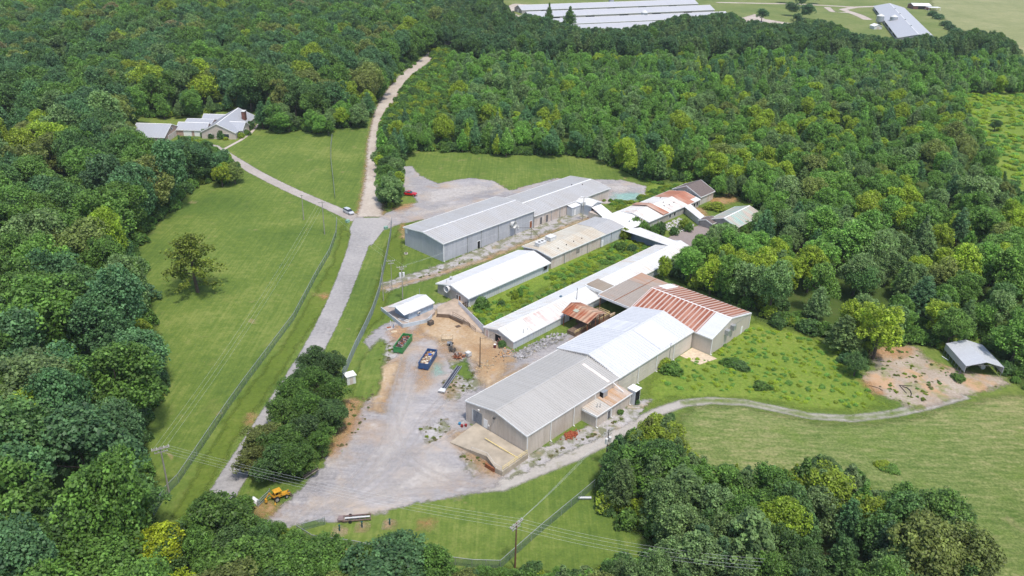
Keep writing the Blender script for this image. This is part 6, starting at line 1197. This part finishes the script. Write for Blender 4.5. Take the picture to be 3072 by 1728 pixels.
# yard clutter
C3 = lambda u, v: G(1300+u*.13975, 1000+v*.13975); C2 = lambda u, v: G(1100+u*.13975, 850+v*.13975)
def clutter(name, pos, label, cat, build, rz=ROT, mats=None):
    r = empty(name, (pos[0], pos[1], .03), rz); tag(r, label, cat); build(r); return r
def b_barrel(r):
    m = MB(); m.tube((0, 0, 0), (0, 0, .9), .3, n=16); m.tube((0, 0, .28), (0, 0, .34), .33, n=16); m.tube((0, 0, .6), (0, 0, .66), .33, n=16); m.build('drum', plain('maroon_drum', (.13, .03, .035)), r); m = MB(); m.tube((0, 0, .9), (0, 0, .95), .32, n=16); m.build('lid', white, r)
clutter('barrel', C3(1320, 310), 'maroon barrel with white lid near the long shed doorway', 'barrel', b_barrel)
def b_tank(r): 
    m = MB(); m.box(-.55, .55, -.55, .55, .15, 1.1); m.build('tank', offw, r); m = MB()
    for k in range(5): m.box(-.6, -.56, -.55+k*.27, -.52+k*.27, .1, 1.15); m.box(-.55+k*.27, -.52+k*.27, -.6, -.56, .1, 1.15)
    m.build('cage', galv, r); m = MB(); m.box(-.6, .6, -.6, .6, 0, .12); m.build('pallet', wood, r)
clutter('crate_tank', C3(750, 490), 'grey caged cube tank on the sandy concrete slab', 'tank', b_tank)
def b_bin(r):
    m = MB(); m.box(-.7, .7, -.5, .5, .1, .16); m.box(-.7, .7, -.5, -.44, .16, 1.1); m.box(-.7, .7, .44, .5, .16, 1.1); m.box(-.7, -.64, -.44, .44, .16, 1.1); m.box(.64, .7, -.44, .44, .16, 1.1); m.build('box', plain('dark_bin', (.09, .08, .07)), r); m = MB(); m.box(-.6, .6, -.4, .4, .2, .9); m.build('contents', wood, r)
clutter('open_bin', C2(1375, 890), 'dark open top bin at the foot of the timber retaining wall', 'bin', b_bin)
def b_rack(r):
    m = MB()
    for y in (-.5, .5):
        for x in (-1.3, 1.3): m.box(x-.05, x+.05, y-.05, y+.05, 0, 1.3)
    m.box(-1.35, 1.35, -.55, .55, .5, .58); m.box(-1.35, 1.35, .35, .6, 1.2, 1.32); m.box(-1.35, 1.35, -.6, -.5, .15, .25); m.build('frame', MATS['pale_timber'], r); m = MB()
    for k in range(10): m.box(-1.2+k*.25, -1.1+k*.25, -.5, .5, .58, .68)
    m.build('slats', lwood, r)
clutter('timber_rack', C3(300, 150), 'pale slatted timber rack standing in the middle of the yard', 'rack', b_rack, 0.05)
def b_mach(r):
    rr = random.Random(4); m = MB()
    for i in range(9): m.obox((rr.uniform(-.6, .6), rr.uniform(-.6, .6), rr.uniform(.2, .9)), (rr.uniform(.3, .9), rr.uniform(.2, .6), rr.uniform(.15, .5)), rr.uniform(0, 3))
    m.build('casing', galv, r); m = MB(); m.tube((-.5, 0, .4), (.5, .2, .5), .25); m.obox((.2, -.4, .8), (.5, .3, .3), .3); m.build('motor', dark, r)
clutter('old_machine', C3(375, 270), 'grey dismantled machine next to the timber rack', 'machine', b_mach); 
def b_pile(cols, n=14, sp=.8, h=.7, seed=2, ln=(.4, 1.4)):
    def f(r):
        rr = random.Random(seed)
        for i, c in enumerate(cols):
            m = MB()
            for k in range(n): m.obox((rr.uniform(-sp, sp), rr.uniform(-sp, sp), rr.uniform(.05, h)), (rr.uniform(*ln), rr.uniform(.08, .3), rr.uniform(.04, .18)), rr.uniform(0, 3.1), tilt=rr.uniform(-.5, .5))
            o = m.build('scrap', plain('pile_%d_%d' % (seed, i), c, .9, var=.3, scale=4), r); o['kind'] = 'stuff'
    return f
clutter('scrap_pile', C3(410, 380), 'dark heap of broken frames beside the dismantled machine', 'scrap pile', b_pile([(.06, .055, .05), (.16, .13, .10)], 10, .8, .8, 3)); clutter('rust_pile', C3(540, 510), 'rust red scrap iron heap on the slab edge', 'scrap pile', b_pile([(.24, .07, .03), (.35, .18, .09), (.12, .05, .03)], 12, 1.1, .6, 4))
clutter('pallet_frame', C3(160, 230), 'white window frame lying flat near the timber rack', 'frame', lambda r: [MB_add(r)])if False else None
def b_frame(r):
    m = MB()
    for a in (-.6, .6): m.box(-.6, .6, a-.05, a+.05, 0, .08); m.box(a-.05, a+.05, -.6, .6, 0, .08)
    m.box(-.3, .2, -.2, .15, 0, .05); m.build('frame', lwood, r)
clutter('window_frame', C3(160, 230), 'pale wooden frame lying flat near the timber rack', 'frame', b_frame)
def b_pal(r):
    m = MB()
    for k in range(6): m.box(-.6+k*.22, -.46+k*.22, -.5, .5, .1, .14)
    for y in (-.45, 0, .4): m.box(-.6, .64, y, y+.08, 0, .1)
    m.build('pallet', wood, r)
clutter('pallet', C2(1960, 930), 'wooden pallet lying beside the brown pipe railing', 'pallet', b_pal, .6)
def b_clod(cols, seed, n, sp):
    def f(r):
        rr = random.Random(seed)
        for i, c in enumerate(cols):
            m = MB(); 
            for k in range(n): x, y = rr.gauss(0, sp), rr.gauss(0, sp*.6); s = rr.uniform(.1, .35); m.obox((x, y, s*.3), (s, s*.8, s*.7), rr.uniform(0, 3), tilt=rr.uniform(-.5, .5))
            o = m.build('rubble', plain('rub_%d_%d' % (seed, i), c, .95, var=.25, scale=4), r); o['kind'] = 'stuff'
    return f
clutter('rubble_heap', C3(1090, 690), 'pale sandstone rubble around the foot of the black yard pole', 'rubble', b_clod([(.50, .38, .22), (.36, .30, .22)], 8, 30, 1.7)); clutter('broken_steps', C3(1560, 450), 'orange clay and broken concrete below the long shed corner', 'rubble', b_clod([(.55, .30, .13), (.38, .34, .30), (.20, .15, .11)], 9, 34, 1.5))
clutter('rusty_rack', C3(1470, 230), 'rusty red racks piled at the open door of the long shed', 'scrap pile', b_pile([(.22, .09, .07), (.30, .16, .13)], 12, .8, 1.5, 12, (.5, 1.6))); clutter('red_dirt_heap', G(1711, 1306), 'small heap of bright rust red chips on the gravel by the front warehouse', 'heap', b_clod([(.24, .055, .025), (.30, .09, .04)], 15, 130, .75))
clutter('rusty_box', C2(480, 975), 'square rusty steel hatch on the grass edge below the terrace', 'hatch', lambda r: (lambda m: (m.box(-.7, .7, -.5, .5, 0, .35), m.build('box', offw, r), (lambda k: (k.box(-.6, .6, -.4, .4, .34, .38), k.build('rust_plate', rustm, r)))(MB())))(MB()), .5)
for i, (u, v, z) in enumerate(((515, 900, 1.3), (580, 960, 1.0), (660, 960, 1.1))): clutter('marker_post', C2(u, v), 'thin %s post by the terrace corner' % ['white', 'blue', 'cream'][i], 'post', (lambda zz, mm: lambda r: (lambda m: (m.tube((0, 0, 0), (0, 0, zz), .07), m.build('post', mm, r)))(MB()))(z, [white, plain('blue_post', (.05, .15, .3)), lwood][i]))
clutter('plywood_sheet', C2(590, 1040), 'pale plywood sheet lying near the terrace corner', 'board', lambda r: (lambda m: (m.box(-.7, .7, -.45, .45, 0, .06), m.build('board', lwood, r)))(MB()), .4)
K1 = lambda u, v: G(900+u*.1941, 1000+v*.1941)
def b_white(r): m = MB(); m.box(-1.2, 1.2, -1.1, 1.1, 2.1, 2.22); m.build('roof', white, r); m = MB(); m.box(-1.0, 1.0, -.9, .9, 0, 2.1); m.build('wall', offw, r); m = MB(); m.box(-.4, .4, -.93, -.9, 0, 1.8); m.build('door', pale, r)
clutter('guard_booth', K1(778, 760), 'tiny white flat-roofed booth at the end of the grey fence', 'booth', b_white, .55)
clutter('worn_tyre', G(1000+990*.2063, 560+215*.2063), 'old tyre lying under the junction end tree', 'tyre', lambda r: (lambda m: (m.tube((0, 0, 0), (0, 0, .3), .5, n=16), m.build('tread', tyre, r)))(MB())); 
for i, (x, y, l) in enumerate(((1043, 667, 'mint green utility box on the grass left of the junction'), (1158, 687, 'mint green utility box between road and grey fence'))): clutter('utility_box', G(x, y), l, 'utility box', lambda r: (lambda m: (m.box(-.55, .55, -.45, .45, 0, .75), m.box(-.6, .6, -.5, .5, .75, .83), m.build('cabinet', plain('mint_cabinet', (.25, .42, .33)), r)))(MB()))
clutter('manhole_box', G(1218, 762), 'small round concrete well top on the grass by the warehouse', 'well', lambda r: (lambda m: (m.tube((0, 0, 0), (0, 0, .3), .6, n=14), m.build('rim', conc, r), (lambda k: (k.tube((0, 0, .28), (0, 0, .31), .42, n=14), k.build('hole', dark, r)))(MB())))(MB()))
clutter('log_pile', K1(0, 0)*0+G(740+1950*.1009, 1400+230*.1009), 'stack of dark logs and poles at the tree edge by the yard entrance', 'log pile', lambda r: [ (lambda m: (m.tube((-1.8, k*.25, .15+.1*(k % 2)), (1.6+.1*k, k*.25+.1, .18), .11, n=7), m.build('log', wood if k % 2 else lwood, r)))(MB()) for k in range(6)], .9)
clutter('white_tank_gate', G(740+270*.1009, 1400+1090*.1009), 'white curved tank end beside the pipe gate', 'tank', lambda r: (lambda m: (m.tube((0, -.8, .5), (0, .8, .5), .5, n=16), m.build('shell', white, r)))(MB()), .9)
clutter('culvert_pipe', R5(890, 870), 'grey culvert pipe lying at the fence end by the grove', 'pipe', lambda r: (lambda m: (m.tube((-1.2, 0, .3), (1.2, 0, .3), .3, n=14), m.build('pipe', galv, r)))(MB()), .05)
clutter('red_buckets', G(1386, 1281), 'dark red and blue buckets at the warehouse corner', 'buckets', lambda r: [(lambda m: (m.tube((x, y, 0), (x, y, .5), .25, .3, n=10), m.build('bucket', mm, r)))(MB()) for x, y, mm in ((0, 0, plain('bucket_red', (.25, .03, .03))), (.7, -.4, MATS['bucket_red']), (.2, .9, plain('bucket_blue', (.04, .2, .35))))])
# ------------------------------------------------------------------ loose stuff: rocks, weeds
def scatter(name, polys, dens, fn, mat, label, cat, seed=1):
    rg = np.random.default_rng(seed); V, Fc, att = [], [], []
    for poly in polys:
        lo, hi = poly.min(0), poly.max(0); n = int((hi-lo).prod()*dens); p = lo+rg.random((n, 2))*(hi-lo); p = p[sdist(p, poly) > 0]
        for q in p: fn(q, rg, V, Fc)
    me = bpy.data.meshes.new(name); me.from_pydata(V, [], Fc); me.materials.append(mat); me.update(); o = bpy.data.objects.new(name, me); COL.objects.link(o); tag(o, label, cat, None, 'stuff'); return o
ICO = None
def rock_fn(q, rg, V, Fc):
    s = rg.uniform(.18, .42); k = len(V); b_ = np.array([(1, 0, 0), (-.6, .8, 0), (-.6, -.8, 0), (.2, .1, .9), (.9, .5, .45), (-.3, -.5, .7), (.1, 0, -.3)])*s*(1+rg.uniform(-.3, .3, (7, 3))); a = rg.uniform(0, 6.28); c, s_ = math.cos(a), math.sin(a)
    for x, y, z in b_: V.append((q[0]+x*c-y*s_, q[1]+x*s_+y*c, z+.08))
    for f in ((0, 4, 3), (0, 1, 4), (1, 3, 4), (1, 5, 3), (1, 2, 5), (2, 0, 5), (0, 3, 5), (0, 2, 6), (2, 1, 6), (1, 0, 6)): Fc.append(tuple(k+i for i in f))
LABp = lambda pts: np.array([AB(*p) for p in pts])
rockm = plain('riprap_rock', (.33, .32, .32), .95, var=.55, scale=1.3)
scatter('riprap', [LABp([(124.0, 112.6), (127.5, 113.6), (139.5, 113.2), (141.5, 110.2), (134, 109.6), (124, 110.2)])], 5.5, rock_fn, rockm, 'grey riprap stones banked along the side of the long white shed', 'stones', 3)
scatter('white_stones', [LABp([(218, 128.5), (219, 135.5), (231, 135.5), (229, 128)])], 3.2, rock_fn, plain('pale_rock', (.55, .53, .52), .95, var=.35, scale=1.3), 'pale stones covering the court between the sheds', 'stones', 4)
def weeds(name, polys, dens, lo, hi, tints, label, cat, seed, bright=1.0):
    rg = np.random.default_rng(seed); it = []
    for poly in polys:
        l, h_ = poly.min(0), poly.max(0); n = int((h_-l).prod()*dens); p = l+rg.random((n, 2))*(h_-l); p = p[sdist(p, poly) > .2]
        for q in p:
            if vn(q[0], q[1], 7) < .35*rg.random()+.1: continue
            r_ = rg.uniform(lo, hi); k = rg.uniform(.8, 1.25)*bright; i = int(rg.integers(3)); c = TINTS[pick(tints, rg.random())]
            it.append(dict(x=q[0], y=q[1], rz=rg.uniform(0, 6.28), idx=i, scl=(r_/2.2, r_/2.2*rg.uniform(.7, 1.2), r_*rg.uniform(.45, .9)/3.0), col=(*[v*k for v in c], 1)))
    return instancer(name, it, plist[offs['bush']:offs['bush']+3], LEAF_I, label, cat)
GW = [('bright green', 3), ('yellow-green', 3)]; DW = [('olive', 3), ('yellow-green', 1), ('brownish', 2)]
weeds('court_weeds', [LABp([(129, 126.2), (134, 126.2), (206, 126.2), (206, 134), (201, 136.5), (168, 136.8), (136, 136.5), (131, 134)])], .55, .5, 1.3, GW, 'rank weeds filling the strip between the white sheds', 'weeds', 5, 1.25)
weeds('slope_weeds', [PD([(1650,960),(1700,905),(1800,882),(1893,812),(2010,842),(2100,870),(2150,925),(2190,985),(2235,1018),(2150,1030),(2040,1022),(1950,1000),(1860,985),(1760,985),(1690,985)])], .35, .25, .8, GW, 'rank green weeds covering the slope above the gravel track', 'weeds', 6, 1.5)
weeds('yard_weeds', [PD(p) for p in ([(1050,1080),(1120,1050),(1140,1080),(1080,1120)], [(1110,960),(1180,925),(1210,960),(1150,1010),(1120,1010)], [(930,870),(1010,855),(1000,900),(950,920)], [(1150,1140),(1195,1130),(1240,1190),(1180,1200)], [(880,1010),(950,960),(930,1040),(860,1150),(840,1140)], [(1340,1150),(1500,1080),(1620,1020),(1500,1100),(1290,1195)], [(1000,715),(1120,672),(1230,640),(1100,690)])], .6, .12, .45, DW, 'thin dry weeds scattered over the gravel', 'weeds', 7)
weeds('field_scrub', [CLEARW[2]], .10, .7, 2.2, GW, 'low scrub and brambles over the rough field', 'scrub', 8, 1.7)
weeds('east_weeds', [PD([(1500,500),(1545,520),(1580,560),(1640,530),(1720,480),(1760,455),(1690,468),(1630,480),(1600,505)]), PD([(1690,470),(1610,452),(1560,430),(1545,425),(1640,455)])], .5, .5, 1.5, GW, 'tall weeds between the far sheds and the north gravel', 'weeds', 9)
weeds('carport_weeds', [PD([(2190,880),(2230,862),(2300,872),(2330,905),(2385,925),(2450,945),(2400,1000),(2300,1025),(2200,985)]), PD([(2370,900),(2400,985),(2530,960),(2480,990),(2360,960)])], .3, .15, .5, DW+GW, 'scattered weeds over the carport gravel lot', 'weeds', 10)
weeds('roadside_scrub', [PD([(962,310),(985,268),(1012,228),(1040,195),(1085,165),(1130,170),(1140,215),(1060,290),(1000,360),(955,350)])], .3, .7, 2.2, GW, 'bright scrub beside the upper dirt road', 'scrub', 11, 1.5)

# ------------------------------------------------------------------ air
def haze():
    m = bpy.data.materials.new('haze_air'); m.use_nodes = True; nt = m.node_tree; nt.nodes.remove(nt.nodes['Principled BSDF']); pv = nt.nodes.new('ShaderNodeVolumePrincipled')
    pv.inputs['Color'].default_value = (.82, .90, 1.0, 1); pv.inputs['Density'].default_value = HAZE; nt.links.new(pv.outputs[0], nt.nodes['Material Output'].inputs['Volume'])
    b = MB(); b.box(-2600, 2600, -400, 3600, -1, 112); o = b.build('haze', m); tag(o, 'thin pale summer haze over the whole valley', 'haze', None, 'stuff')
HAZE = .00007
haze()
